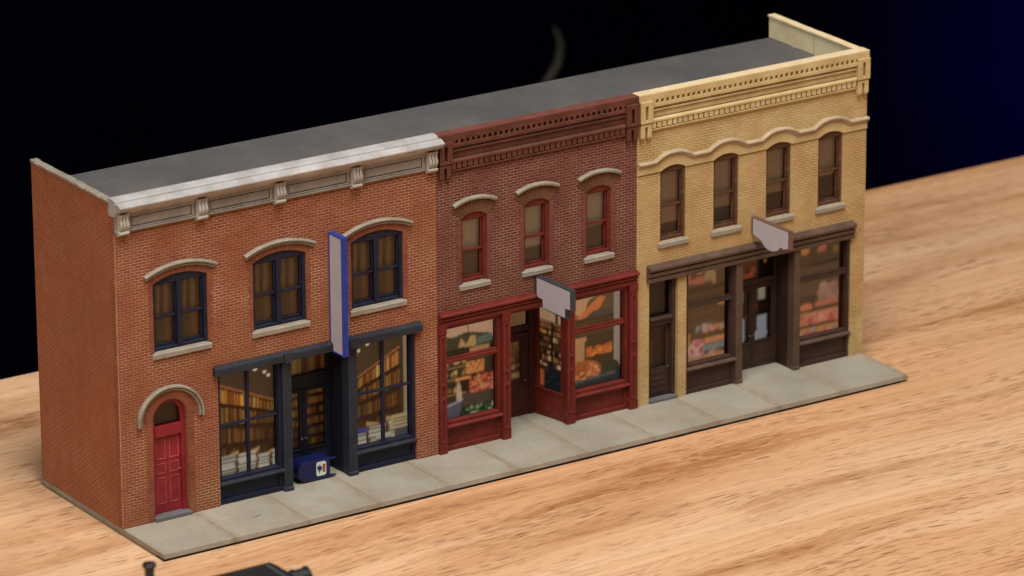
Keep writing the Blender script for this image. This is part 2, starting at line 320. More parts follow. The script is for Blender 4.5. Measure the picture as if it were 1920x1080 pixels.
def opening(x0, x1, zb, z0, zp): return [(x0, zb)]+arc(x0, x1, z0, zp)+[(x1, zb)]
def offarc(x0, x1, z0, zp, d, ext=0, n=18):
    return arc(x0-d-ext, x1+d+ext, z0+d*.85-ext*.45, zp+d, n)

# ------------------------------------------------------------------ printed pictures (soft raster, then a vertex grid)
class Pic:
    def __init__(s, w, h, bgc, px=32):
        s.W, s.H = max(int(w*px), 8), max(int(h*px), 8); s.w, s.h = w, h
        s.a = np.zeros((s.H, s.W, 3)); s.a[:] = bgc; yy, xx = np.mgrid[0:s.H, 0:s.W]; s.u = (xx+.5)/s.W; s.v = (yy+.5)/s.H
    def poly(s, pts, c):
        ins = np.zeros(s.u.shape, bool); n = len(pts)
        for i in range(n):
            x0, y0 = pts[i]; x1, y1 = pts[(i+1) % n]
            if y0 == y1: continue
            cnd = (s.v > y0) != (s.v > y1); ins ^= cnd & (s.u < (x1-x0)*(s.v-y0)/(y1-y0)+x0)
        s.a[ins] = c; return s
    def rect(s, x0, x1, y0, y1, c): return s.poly([(x0, y0), (x1, y0), (x1, y1), (x0, y1)], c)
    def blob(s, x, y, r_, c, ry=None):
        k_ = s.w/s.h; m_ = ((s.u-x)/r_)**2+((s.v-y)/((ry or r_*k_)))**2 < 1; s.a[m_] = c; return s
    def blur(s, n=1):
        for _ in range(n):
            p = np.pad(s.a, ((1, 1), (1, 1), (0, 0)), 'edge')
            s.a = (p[:-2, 1:-1]+p[2:, 1:-1]+p[1:-1, :-2]+p[1:-1, 2:]+2*p[1:-1, 1:-1])/6
        return s
    def grain(s, amt): s.a *= 1+amt*rng.randn(s.H, s.W, 1); return s
    def flip(s): s.a = s.a[:, ::-1]; return s
    def mesh(s, name, parent, p0, p1, z0, mat='print'):
        """card standing on the plan segment p0..p1 from height z0; a thin real card"""
        org = ORG[parent.name]; vs = []; fs = []; W_, H_ = s.W, s.H
        for j in range(H_):
            for i in range(W_):
                t = i/(W_-1); vs.append((Vector((p0[0]+(p1[0]-p0[0])*t, p0[1]+(p1[1]-p0[1])*t, z0+s.h*j/(H_-1)))-org)*S)
        for j in range(H_-1):
            for i in range(W_-1): a = j*W_+i; fs.append((a, a+1, a+1+W_, a+W_))
        me = bpy.data.meshes.new(name); me.from_pydata([tuple(x) for x in vs], [], fs)
        ca = me.color_attributes.new('print', 'FLOAT_COLOR', 'POINT')
        d = np.ones((W_*H_, 4), np.float32); d[:, :3] = np.clip(s.a, 0, 1).reshape(-1, 3); ca.data.foreach_set('color', d.ravel())
        o = finish(name, me, mat, parent, org.copy(), 0)
        sm = o.modifiers.new('card', 'SOLIDIFY'); sm.thickness = .02*S; sm.offset = -1
        return o
def L3(r, g, b): return np.array(lin(r, g, b)[:3])
BOOK = [L3(226, 150, 62), L3(205, 122, 44), L3(240, 176, 84), L3(180, 100, 40), L3(214, 140, 70), L3(160, 92, 44), L3(230, 196, 120), L3(140, 66, 34)]
def bookwindow(w, h, mirror=False):
    p = Pic(w, h, L3(92, 68, 48), 34)
    p.a *= (1.15-.45*p.v[..., None])                       # printed ceiling of the shop scene
    p.poly([(0, 0), (1, 0), (1, .6), (0, .88)], L3(62, 36, 20))
    f = lambda t, a, b_: a+(b_-a)*t
    for (l0, l1, r0, r1, br) in ((.72, .855, .525, .60, 1.0), (.52, .69, .42, .505, .50), (.34, .48, .29, .39, .30), (.17, .30, .14, .26, .2)):
        p.poly([(0, l0-.035), (1, r0-.025), (1, r0), (0, l0)], L3(52, 30, 17))
        x = 0.0
        while x < 1:
            bw = random.uniform(.022, .05)*(1.15-x*.5); x2 = min(x+bw, 1); hh = random.uniform(.82, 1)
            b0, t0 = f(x, l0, r0), f(x, l1, r1); b1, t1 = f(x2, l0, r0), f(x2, l1, r1)
            lum = br*random.uniform(.7, 1.1)*(.45+.75*math.exp(-((x-.42)/.3)**2))
            p.poly([(x, b0), (x2-.006, b1), (x2-.006, b1+(t1-b1)*hh), (x, b0+(t0-b0)*hh)], random.choice(BOOK)*lum); x = x2
        if br == 1.0: p.poly([(0, l1+.01), (1, r1+.008), (1, r1+.022), (0, l1+.028)], L3(196, 118, 58))
    for (x, y, r_) in ((.60, .955, .034), (.69, .925, .032), (.84, .88, .026), (.90, .845, .026)): p.blob(x, y, r_, L3(255, 236, 200)*1.2)
    for (x0, x1, t) in ((-.02, .08, .24), (.09, .36, .205), (.39, .70, .195), (.72, .92, .155), (.93, 1.02, .17)):
        p.poly([(x0+.1, t-.02), (x1+.02, t+.0), (x1+.035, t+.05), (x0+.13, t+.02)], L3(196, 160, 112))
        p.poly([(x1-.04, -.01), (x1, .02), (x1+.02, t+.02), (x1-.04, t-.01)], L3(126, 92, 60)); p.rect(x0-.012, x0+.004, 0, t-.01, L3(30, 22, 18))
        y = -.01
        while y < t:
            th = random.uniform(.024, .042); o_ = random.uniform(-.015, .015)
            p.rect(x0+o_, x1+o_-.03, y, y+th, L3(70, 60, 52)); p.rect(x0+o_, x1+o_-.03, y, y+th*.8, random.choice([L3(226, 220, 208), L3(206, 198, 186), L3(230, 218, 196), L3(186, 176, 164), L3(214, 202, 176)])*random.uniform(.85, 1.05)); y += th
    if mirror:
        p.rect(.0, .07, 0, 1, L3(196, 178, 150)*.8); p.rect(.07, .13, 0, .9, L3(110, 76, 46)*.5)
        p.rect(.0, .30, .12, .25, L3(206, 184, 144)); 
        for q in (.15, .18, .21): p.rect(.0, .27, q, q+.008, L3(96, 82, 62))
        p.rect(.0, .24, 0, .12, L3(92, 92, 92)); p.rect(.3, .55, 0, .11, L3(206, 200, 186)); p.rect(.3, .55, .05, .062, L3(110, 104, 92)); p.rect(.72, .98, .15, .2, L3(66, 74, 150)); p.flip()
    return p.blur(1).grain(.05)
def bookshelf(w, h, dark=.6, rows=5):
    p = Pic(w, h, L3(44, 24, 13)*dark)
    for i in range(rows):
        z0 = i/rows+.05; x = 0
        while x < 1:
            bw = random.uniform(.04, .1); p.rect(x, x+bw*.85, z0, z0+(.7/rows)*random.uniform(.8, 1), random.choice(BOOK)*dark*random.uniform(.3, .9)*(.35+.8*(i+1)/rows)); x += bw
    return p.blur(2).grain(.05)
def fruit(p, x0, x1, y0, y1, n, cols, r_):
    for _ in range(n): p.blob(random.uniform(x0, x1), random.uniform(y0, y1), r_*random.uniform(.7, 1.2), random.choice(cols)*random.uniform(.75, 1.15))
ORNG = [L3(232, 140, 72), L3(216, 118, 60), L3(240, 160, 96), L3(204, 96, 56)]
def grocery1(w, h):
    p = Pic(w, h, L3(62, 50, 32))
    p.rect(0, 1, .74, 1.01, L3(224, 178, 146)); p.rect(.52, .54, .8, 1, L3(120, 90, 70)); p.poly([(.0, .7), (0, .87), (.25, .83), (.5, .86), (.9, .81), (1, .76), (1, .7)], L3(72, 70, 48))
    p.poly([(.66, .71), (.70, .79), (.96, .80), (.98, .73)], L3(104, 118, 104)); p.poly([(.35, .72), (.4, .81), (.5, .74), (.58, .82), (.68, .8), (.68, .71)], L3(206, 168, 104))
    p.rect(0, .6, .69, .71, L3(36, 30, 22)); p.rect(.55, .92, .60, .70, L3(204, 148, 100)); p.rect(.52, 1, .575, .592, L3(50, 56, 56))
    for y in (.55, .43, .29): p.rect(0, .5, y-.02, y, L3(170, 128, 86)*.8); fruit(p, .05, .48, y+.02, y+.06, 12, [L3(206, 150, 90), L3(150, 100, 60), L3(226, 186, 120)], .035)
    p.rect(.5, .82, .45, .57, L3(232, 168, 100)); fruit(p, .5, .8, .45, .56, 40, ORNG, .024); p.rect(.3, .55, .39, .43, L3(236, 160, 88))
    p.rect(.36, .8, .30, .40, L3(48, 34, 24)); p.poly([(.3, .18), (.33, .38), (.38, .38), (.42, .22)], L3(214, 188, 160))
    fruit(p, .55, 1, .26, .42, 160, [L3(222, 90, 62), L3(206, 72, 54), L3(240, 130, 84), L3(232, 170, 130)], .022)
    p.rect(.42, 1, .14, .26, L3(86, 70, 60)); p.rect(.40, 1, 0, .14, L3(40, 52, 36)); fruit(p, .42, .98, .01, .13, 50, [L3(126, 146, 96), L3(90, 110, 70), L3(180, 190, 140)], .022)
    p.poly([(0, 0), (0, .17), (.42, .21), (.36, .03), (.3, 0)], L3(96, 96, 108)); p.poly([(0, .15), (0, .18), (.42, .22), (.42, .2)], L3(160, 164, 186)); fruit(p, .05, .35, 0, .04, 20, [L3(120, 140, 100)], .02)
    return p.blur(1).grain(.05)
def grocery2(w, h):
    p = Pic(w, h, L3(84, 62, 40))
    p.rect(0, .93, .73, 1.01, L3(226, 172, 128)); p.poly([(.28, .74), (.4, .9), (.72, .97), (.88, .95), (.9, .74)], L3(116, 92, 62)); p.poly([(.2, .74), (.3, .8), (.6, .92), (.72, .9), (.6, .8), (.4, .73)], L3(232, 132, 76)); p.poly([(.3, .72), (.5, .79), (.95, .78), (.95, .72)], L3(96, 84, 72)); p.poly([(0, .73), (.1, .8), (.22, .77), (.2, .73)], L3(190, 110, 70))
    p.rect(.87, 1, .2, 1, L3(190, 164, 150)); p.rect(0, .86, .56, .70, L3(104, 76, 46)); p.rect(0, .4, .6, .66, L3(140, 104, 60)); p.rect(0, .35, .5, .545, L3(216, 160, 110)); p.rect(.13, .32, .3, .5, L3(206, 152, 104)); p.rect(.0, .13, .3, .48, L3(52, 36, 24))
    p.poly([(.36, .40), (.36, .34), (.84, .38), (.82, .45)], L3(206, 110, 52)); fruit(p, .38, .82, .36, .43, 40, [L3(244, 148, 66), L3(226, 120, 50)], .035)
    p.rect(.5, .86, .2, .34, L3(86, 62, 40)); p.blob(.3, .2, .34, L3(184, 106, 60), .12); fruit(p, .02, .56, .12, .27, 150, ORNG+[L3(246, 182, 130), L3(170, 84, 50)], .032)
    p.poly([(0, .02), (0, .12), (.6, .13), (.9, .2), (1.0, .17), (1, .02)], L3(58, 60, 58)); p.blob(.8, .21, .17, L3(64, 62, 40), .06); p.poly([(0, .1), (0, .125), (.9, .155), (.9, .13)], L3(90, 98, 102)); fruit(p, .05, .95, .0, .05, 30, [L3(50, 60, 46), L3(110, 116, 100)], .02)
    return p.blur(1).grain(.05)
def shelves(w, h):
    p = Pic(w, h, L3(66, 46, 30)); p.rect(0, 1, .80, 1, L3(214, 170, 132)); p.rect(.0, 1, .765, .80, L3(150, 112, 78)); p.rect(.60, .68, .78, .92, L3(36, 28, 22)); p.blob(.64, .93, .08, L3(30, 24, 20))
    for i in range(7):
        y = .26+i*.075; x = 0
        while x < 1:
            bw = random.uniform(.06, .2); p.rect(x, x+bw*.9, y, y+random.uniform(.025, .05), random.choice([L3(206, 150, 96), L3(150, 92, 54), L3(220, 178, 130), L3(96, 60, 38), L3(176, 120, 74), L3(44, 30, 22)])*random.uniform(.7, 1)); x += bw
        p.rect(0, 1, y-.02, y-.006, L3(52, 34, 22)); 
    p.rect(.42, .52, .2, .78, L3(34, 24, 18))
    p.poly([(.18, 0), (.22, .16), (.35, .24), (.7, .25), (1, .18), (1, 0)], L3(26, 30, 36)); fruit(p, .3, 1, .02, .2, 40, [L3(50, 66, 50), L3(36, 44, 66), L3(24, 28, 30)], .035); p.rect(0, .16, .02, .2, L3(186, 96, 56))
    return p.blur(1).grain(.05)
CANDY = [L3(214, 120, 110), L3(222, 150, 70), L3(200, 180, 120), L3(196, 150, 150), L3(150, 170, 180), L3(210, 90, 90)]
def candy1(w, h):
    p = Pic(w, h, L3(104, 78, 54)); p.rect(.05, .22, .82, .97, L3(196, 112, 92)); p.blob(.43, .97, .13, L3(214, 150, 74)); p.blob(.42, .84, .2, L3(196, 110, 76), .035); p.blob(.66, .88, .12, L3(168, 150, 98)); p.rect(.66, .86, .92, 1, L3(176, 140, 126)); p.rect(.72, .80, .77, .88, L3(190, 140, 116)); p.rect(.0, 1, .735, .78, L3(86, 60, 40))
    for i in range(5):
        for j in range(3): p.rect(.1+i*.17, .22+i*.17, .58-j*.1, .64-j*.1, L3(126, 96, 66)*.8)
    p.rect(.84, 1, .56, .64, L3(206, 136, 62)); p.poly([(.25, .28), (.3, .34), (1, .42), (1, .33)], L3(120, 80, 56)); fruit(p, .35, 1, .33, .38, 22, CANDY, .05); p.rect(.5, .6, .33, .40, L3(190, 170, 190))
    p.blob(.35, .17, .2, L3(216, 190, 190), .09); fruit(p, .25, .5, .13, .24, 12, [L3(206, 60, 80), L3(220, 110, 120)], .045); p.rect(.55, 1, .2, .255, L3(226, 150, 90)); p.rect(.5, 1, .13, .19, L3(130, 152, 162)); p.rect(.0, 1, .05, .1, L3(210, 160, 104)); fruit(p, .0, 1, .04, .12, 20, CANDY+[L3(230, 160, 60)], .05); p.rect(.17, .22, .2, .34, L3(200, 140, 84))
    g_ = p.a.mean(2, keepdims=True); p.a = (p.a*.78+g_*.22)*np.array([1.12, .93, .74])
    return p.blur(3).grain(.04)
def candy2(w, h):
    p = Pic(w, h, L3(92, 70, 50)); p.blob(.06, .86, .09, L3(222, 160, 70), .05); p.blob(.26, .9, .10, L3(208, 132, 66), .045); p.poly([(.52, .86), (.58, .97), (.74, .97), (.7, .86)], L3(200, 106, 82)); p.blob(.92, .86, .07, L3(150, 104, 50)); p.poly([(.35, .735), (1, .74), (1, .765), (.35, .745)], L3(24, 18, 14))
    p.rect(0, 1, .45, .72, L3(110, 84, 66)); fruit(p, .6, .95, .38, .52, 20, [L3(190, 150, 140), L3(168, 128, 116)], .08); p.rect(.5, 1, .31, .37, L3(204, 120, 90)); p.blob(.3, .33, .14, L3(226, 130, 90), .04)
    p.rect(0, 1, .295, .305, L3(60, 44, 32)); p.rect(0, 1, .15, .28, L3(218, 148, 92)); fruit(p, .1, 1, .16, .24, 24, [L3(226, 120, 116), L3(230, 160, 150), L3(200, 80, 80)], .06); p.rect(0, 1, .125, .145, L3(70, 50, 36)); p.rect(0, 1, .03, .12, L3(222, 156, 96)); fruit(p, .2, 1, .04, .1, 14, CANDY, .05)
    g_ = p.a.mean(2, keepdims=True); p.a = (p.a*.78+g_*.22)*np.array([1.12, .93, .74])
    return p.blur(4).grain(.04)
def doorpic(w, h):
    p = Pic(w, h, L3(24, 14, 12)); p.rect(.12, .2, .72, .98, L3(190, 180, 170)); p.rect(.36, .74, .72, .98, L3(206, 186, 164)); p.rect(.3, .34, .7, 1, L3(20, 14, 12)); fruit(p, 0, 1, .45, .7, 14, [L3(120, 40, 26), L3(60, 20, 16), L3(30, 20, 24)], .12)
    p.poly([(.05, .0), (.0, .1), (.35, .2), (.3, .45), (.8, .45), (.85, .1), (.8, .02)], L3(196, 198, 212)); return p.blur(2).grain(.04)
def shade(w, h, drop, col, dark, folds=0, warm=None):
    p = Pic(w, h, dark); p.rect(0, 1, 1-drop, 1, col); p.rect(0, 1, 1-drop, 1-drop+.02, col*1.25)
    for i in range(folds): y = random.uniform(1-drop, 1); p.rect(0, 1, y, y+.012, col*.9)
    return p.blur(2)
def curtain(w, h, seed):
    random.seed(seed); p = Pic(w, h, L3(136, 114, 90)); 
    for x0, x1, c_ in ((.0, .2, 1.1), (.25, .42, 1.35), (.55, .8, 1.2), (.84, .95, 1.0)):
        p.poly([(x0, .45), (x0+.08, .98), (x1-.05, .98), (x1, .45)], L3(178, 146, 114)*c_*.9)
    p.poly([(.38, .5), (.46, .97), (.54, .5)], L3(110, 82, 56)); p.rect(0, 1, .42, .47, L3(90, 68, 48)); p.poly([(.6, 0), (.62, .42), (.8, .42), (.9, 0)], L3(168, 132, 94))
    return p.blur(2)

# ------------------------------------------------------------------ setting
mb = MB(); mb.prism([(-70, -60), (130, -60), (130, 13.85), (-70, 13.85)], 'z', -3.2, -.22)
tb = part('table', mb, 'wood', bevel=.18, kind='structure')
tb['label'] = 'light oiled wooden table top with streaky grain under the model'
mb = MB(); mb.box(-150, 330, 120, 123, -120, 140); part('backdrop', mb, 'cloth', bevel=0, kind='structure')
mb = MB()
JX = [-.001, 2.38, 4.84, 7.27, 9.70, 12.12, 14.62, 17.05, 19.48, 21.7, 24.05, 26.68]
XE = 26.68; G = .014
for i in range(11):
    a = JX[i]+(G/2 if i else 0); b = JX[i+1]-(G/2 if i < 10 else 0)
    mb.prism([(a, -2.37), (b, -2.37), (b, 4.9), (a, 4.9)], 'z', -.14, 0)
mb.cm = 1
mb.box(0.002, XE-.002, -2.36, 4.898, -.139, -.012)
mb.cm = 2; mb.box(.0, XE, -1.9, 4.9, -.218, -.1405); mb.cm = 4; mb.box(.02, XE-.3, -2.35, -1.901, -.217, -.1405)  # black strip in the front gap stands for the shadow under the slab
mb.cm = 3; mb.prism([(3.50, -1.32), (3.78, -1.22), (3.92, -1.17), (3.80, -1.27), (3.62, -1.30)], 'z', .0005, .003)
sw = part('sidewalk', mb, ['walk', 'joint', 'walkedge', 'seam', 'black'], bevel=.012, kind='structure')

# ------------------------------------------------------------------ shared builders
def roof_part(b, x0, x1):
    mb = MB(); mb.box(x0, x1, .2, 4.86, 9.1, 9.23); return part('roof', mb, 'roof', b, bevel=0)
def back_wall(b, x0, x1, mat):
    mb = MB(); mb.box(x0, x1, 4.7, 4.88, 0.001, 9.09); part('back_wall', mb, mat, b, bevel=0)
def arch_bricks(x0, x1, z0, zp, d0, d1, n, y=-.02, gap=.12, back=.03):
    mb = MB(); a = arc(x0, x1, z0, zp, 60); L = len(a)-1
    inner = offarc(x0, x1, z0, zp, d0, n=120); outer = offarc(x0, x1, z0, zp, d1, n=120)
    for i in range(n):
        t0 = (i+gap/2)/n; t1 = (i+1-gap/2)/n; i0, i1 = int(t0*120+.5), int(t1*120+.5)
        p = inner[i0:i1+1]+outer[i0:i1+1][::-1]; mb.prism(p, 'y', y, back)
    p = inner+outer[::-1]; mb.prism(p, 'y', y+.018, back+.001); return mb
HOODP = [(0, .01), (0, -.085), (.04, -.11), (.055, -.055), (.072, -.055), (.085, -.14), (.135, -.15), (.16, -.11), (.16, .01)]
HOODT = [(0, .01), (0, -.09), (.03, -.13), (.09, -.14), (.12, -.10), (.12, .01)]
def sash_window(b, cx, w, zb, z0, zp, mats, double=False, card=None, hood=None, bricks=None, sillw=.1, frame_y=.05, glass_y=.20, fw=.10):
    """window (frame, rails) with panes, card behind, sill, hood and arch bricks as its own pieces"""
    x0, x1 = cx-w/2, cx+w/2; mf = mats[0]; zt = z0-.06
    mb = MB(); e = .004
    # surround: frame with flat-headed light opening under an arched head
    head = [(x0+e, zt)]+[(min(max(x, x0+e), x1-e), z-.004) for x, z in arc(x0, x1, z0, zp)]+[(x1-e, zt)]
    mb.prism(head, 'y', frame_y, glass_y+.06)
    mb.box(x0+e, x0+fw, frame_y, glass_y+.06, zb, zt); mb.box(x1-fw, x1-e, frame_y, glass_y+.06, zb, zt)
    mb.box(x0+fw, x1-fw, frame_y+.03, glass_y+.06, zb, zb+.09)
    if double: mb.box(cx-.075, cx+.075, frame_y-.005, glass_y+.06, zb+.09, zt)
    org = (cx, 0, zb)
    win = part('window', mb, mf, b, org, bevel=.014)
    bays = [(x0+fw, cx-.075), (cx+.075, x1-fw)] if double else [(x0+fw, x1-fw)]
    zm = zb+(zt-zb)*.5
    for (a, c_) in bays:
        sm = MB(); s_ = .05
        y0, y1 = glass_y-.07, glass_y-.005   # upper sash sits forward, lower behind
        sm.box(a, a+s_, y0, y1, zm-.03, zt); sm.box(c_-s_, c_, y0, y1, zm-.03, zt); sm.box(a+s_, c_-s_, y0, y1, zt-s_, zt); sm.box(a+s_, c_-s_, y0-.015, y1, zm-.035, zm+.035)
        y0, y1 = glass_y+.0, glass_y+.05
        sm.box(a, a+s_, y0, y1, zb+.09, zm-.035); sm.box(c_-s_, c_, y0, y1, zb+.09, zm-.035); sm.box(a+s_, c_-s_, y0, y1, zb+.09, zb+.16)
        part('sash', sm, mf, win, None, bevel=.01)
        gm = MB(); gm.box(a+s_, c_-s_, glass_y-.04, glass_y-.03, zm+.036, zt-s_); gm.box(a+s_, c_-s_, glass_y+.02, glass_y+.03, zb+.161, zm-.036)
        part('pane', gm, 'glass', win, None, bevel=0)
        if card:
            pc = card(c_-a, zt-zb-.1)
            pc[0].mesh(pc[1], win, (a-.02, glass_y+.075), (c_-.01, glass_y+.075), zb+.09)
    bk = MB(); bk.box(x0-.05, x1+.05, glass_y+.22, glass_y+.25, zb-.05, zp+.05); part('blackout_card', bk, 'black', win, bevel=0)
    sl = MB(); sl.prism([(-.075, zb-.19), (-.085, zb-.045), (frame_y+.04, zb), (frame_y+.04, zb-.19)], 'x', x0-sillw, x1+sillw)
    part('sill', sl, 'sillstone', win, bevel=.012)
    if bricks: part('brick_arch', arch_bricks(x0, x1, z0, zp, *bricks[:3]), mats[2], win, bevel=.006)
    if hood:
        hm = MB(); hm.sweep(offarc(x0, x1, z0, zp, hood[0], hood[1]), hood[2]); part('hood_mould', hm, mats[3], win, bevel=.008)
    jm = MB()
    if bricks and len(bricks) > 3:
        jw = bricks[3]
        for (a, c_) in ((x0-jw, x0-.002), (x1+.002, x1+jw)):
            z = zb; i = 0
            while z < z0-.02:
                z2 = min(z+.17, z0+.03); jm.box(a if i % 2 else (a+.04 if a < x0 else a), c_ if i % 2 else (c_ if a < x0 else c_-.04), -.018, .03, z+.008, z2); z = z2; i += 1
        part('brick_jamb', jm, mats[4] if len(mats) > 4 else mats[2], win, bevel=.006)
    return win
def shop_window(b, x0, x1, mats, cardf, zsill=.70, ztop=4.05, transom=2.45, mull=True, panel=True, gy=.2, tb=.035, card_mat='printglow', cardy=.46, cardoff=(.10, .0)):
    """fixed display window: frame, sill, kick panel, glass and the printed shop scene behind"""
    mf = mats[0]; org = (x0, 0, 0); mb = MB(); fw = .09
    mb.box(x0, x0+fw, .05, gy+.16, zsill+.02, ztop); mb.box(x1-fw, x1, .05, gy+.16, zsill+.02, ztop)
    mb.box(x0+fw, x1-fw, .06, gy+.1, ztop-.07, ztop); mb.box(x0+fw, x1-fw, .06, gy+.1, zsill+.02, zsill+.1)
    mb.box(x0+fw, x1-fw, gy-.07, gy+.04, transom-tb, transom+tb)
    if tb > .04: mb.box(x0+fw, x1-fw, gy-.12, gy-.06, transom-tb-.01, transom+.01)
    if mull:
        cx = (x0+x1)/2; mb.box(cx-.05, cx+.05, gy-.06, gy+.05, zsill+.1, transom-.036); mb.box(cx-.05, cx+.05, gy-.06, gy+.05, transom+.036, ztop-.07)
    w = part('shop_window', mb, mf, b, org, bevel=.014)
    gm = MB(); gm.box(x0+fw, x1-fw, gy+.052, gy+.064, zsill+.1, ztop-.07); part('pane', gm, 'glass', w, bevel=0)
    sm = MB(); sm.prism([(.1, zsill-.09), (-.05, zsill-.09), (-.085, zsill-.05), (-.085, zsill-.01), (-.05, zsill+.02), (.1, zsill+.02)], 'x', x0, x1); part('sill', sm, mats[1], w, bevel=.014)
    pm = MB(); pm.box(x0, x1, .12, .3, .16, zsill-.091); pm.box(x0, x1, .05, .3, 0.004, .159)
    pm.box(x0, x0+.1, .06, .119, .16, zsill-.091); pm.box(x1-.1, x1, .06, .119, .16, zsill-.091)
    part('kick_panel', pm, mats[2], w, bevel=.014)
    wd, hh = x1-x0-cardoff[0]-cardoff[1], ztop-zsill+.16
    cardf(wd, hh).mesh('printed_display', w, (x0+cardoff[0], cardy), (x1-cardoff[1], cardy), zsill-.16, card_mat)
    return w
def crown(x0, x1, prof): return MB().prism(prof, 'x', x0, x1)
def pilaster(b, x0, x1, zt, mat, y=-.07, block=None, panels=True, base=.32):
    mb = MB(); mb.box(x0, x1, y, .3, .004, zt)
    if panels:
        mb.box(x0-.02, x1+.02, y-.035, .1, .004, base); mb.box(x0-.02, x1+.02, y-.035, .1, zt-.26, zt-.001)
        w_ = x1-x0
        for a, c_ in ((x0, x0+w_*.3), (x1-w_*.3, x1)): mb.box(a, c_, y-.045, y+.01, base+.02, zt-.29)
        for z in (base+.02, 1.72, 2.16, zt-.37): mb.box(x0+w_*.3, x1-w_*.3, y-.043, y+.01, z, z+.09)
    elif base: mb.box(x0-.015, x1+.015, y-.02, .1, .004, base)
    o = part('pilaster', mb, mat, b, (x0, 0, 0), bevel=.012)
    return o
def inner_box(b, x0, x1, depth, zt, floor=False):
    """dark lining that closes the shell around a shop front"""
    mb = MB(); mb.box(x0, x1, depth, depth+.04, 0.001, zt); mb.box(x0, x1, .3, depth, zt, zt+.04); return part('interior_lining', mb, 'black', b, bevel=0)
def parapet_corbels(b, x0, x1, mat, slotmat, matt=None):
    """shared cast cornice of the two plainer buildings: dentils, panel, key frieze"""
    bw = .44
    a, c_ = x0+bw+.03, x1-bw-.03
    mb = MB()
    mb.box(x0+.01, x1-.01, -.12, .28, 9.80, 10.0)                # top band
    mb.box(a, c_, -.02, .01, 9.52, 9.80)                          # back of dentils
    n = int(round((c_-a)/.194)); st = (c_-a)/n
    for i in range(n): mb.box(a+i*st+.05, a+(i+1)*st-.05, -.118, -.0, 9.68, 9.799)
    mb.box(a, c_, -.121, .01, 9.57, 9.68)
    mb.box(a, c_, -.06, .01, 9.49, 9.535)
    mb.box(a, c_, -.085, .01, 9.43, 9.485)
    mb.box(a, c_, -.02, .01, 9.22, 9.43)
    wm = MB(); wm.box(a, c_, -.075, -.0605, 9.489, 9.503); wm.box(a, c_, -.05, -.0205, 9.412, 9.429); wm.box(a, c_, -.045, -.0205, 9.222, 9.232)
    mb.prism([(.01, 9.08), (-.10, 9.08), (-.12, 9.10), (-.12, 9.16), (-.03, 9.21), (.01, 9.21)], 'x', a, c_)
    mb.box(a, c_, -.012, .01, 8.86, 9.08)
    for i in range(n):
        cx = a+(i+.5)*st; h_ = .072
        mb.prism([(cx-h_, 8.93), (cx-h_+.02, 8.90), (cx+h_-.02, 8.90), (cx+h_, 8.93), (cx+h_, 9.075), (cx-h_, 9.075)], 'y', -.10, -.03)
    mb.prism([(.01, 8.80), (-.05, 8.80), (-.09, 8.84), (-.09, 8.875), (.01, 8.875)], 'x', a, c_)
    cn = part('cornice', mb, mat, b, (x0, 0, 9), bevel=.008)
    part('groove_wash', wm, 'creamwash' if mat == 'trimC' else 'stonedark', cn, bevel=0)
    for xx in (x0+.03, x1-.03-bw):
        m = MB(); w_ = bw; s0, s1 = xx+w_*.38, xx+w_*.62
        m.box(xx, s0, -.20, -.002, 9.12, 9.799); m.box(s1, xx+w_, -.20, -.002, 9.12, 9.799); m.box(s0, s1, -.20, -.002, 9.66, 9.799); m.box(s0, s1, -.20, -.002, 9.12, 9.20); m.box(s0, s1, -.04, -.002, 9.20, 9.66)
        m.box(xx+.03, s0, -.16, -.002, 8.66, 9.09); m.box(s1, xx+w_-.03, -.16, -.002, 8.66, 9.09); m.box(s0, s1, -.16, -.002, 8.99, 9.09); m.box(s0, s1, -.04, -.002, 8.70, 8.99)
        for q in (xx+.03, s1): m.prism([(q, 8.659), (q+.02, 8.60), (q+w_*.38-.05, 8.60), (q+w_*.38-.03, 8.659)], 'y', -.13, -.002)
        part('bracket', m, mat, cn, bevel=.014)
    return cn

# ================================================================== BUILDING 1: orange brick, navy shop front
A = thing('brick_building', 'orange brick model shop at the left end with navy trim and white cornice', 'model building', (0, 0, 0), 'row of model shop buildings')
XA = 10.82
WA = [2.09, 5.41, 8.75]
holes = [opening(c-.905, c+.905, 5.16, 7.26, 7.47) for c in WA]
dr = [(1.06, .002)]+arc(1.06, 2.22, 3.1, 3.69, 20)+[(2.22, .002)]
outl = [(0, .002), (1.06, .002)]+dr[1:-1]+[(2.22, .002), (3.26, .002), (3.26, 4.1), (10.04, 4.1), (10.04, .002), (XA-.004, .002), (XA-.004, 9.5), (0, 9.5)]
slab('wall', outl, holes, 0, .28, 'brickA', A)
slab('side_wall', [(.282, .002), (4.88, .002), (4.88, 9.86), (.282, 9.86)], [], 0.0, .2, 'brickA_side', A, axis='x')
mb = MB(); mb.box(-.02, .012, -.012, .03, 0.01, 8.95); part('corner_edge', mb, 'edgeA', A, bevel=.01)
# coping along the side wall, chipped paint
mb = MB(); y = .16
while y < 4.88:
    y2 = min(y+random.uniform(.2, .55), 4.9); d = random.uniform(-.012, .012); mb.box(-.03+d*.6, .21, y, y2, 9.861, 9.94+d); y = y2
part('coping', mb, 'stone', A, bevel=.012)
roof_part(A, .2, XA); back_wall(A, .2, XA-.002, 'brickA_side')
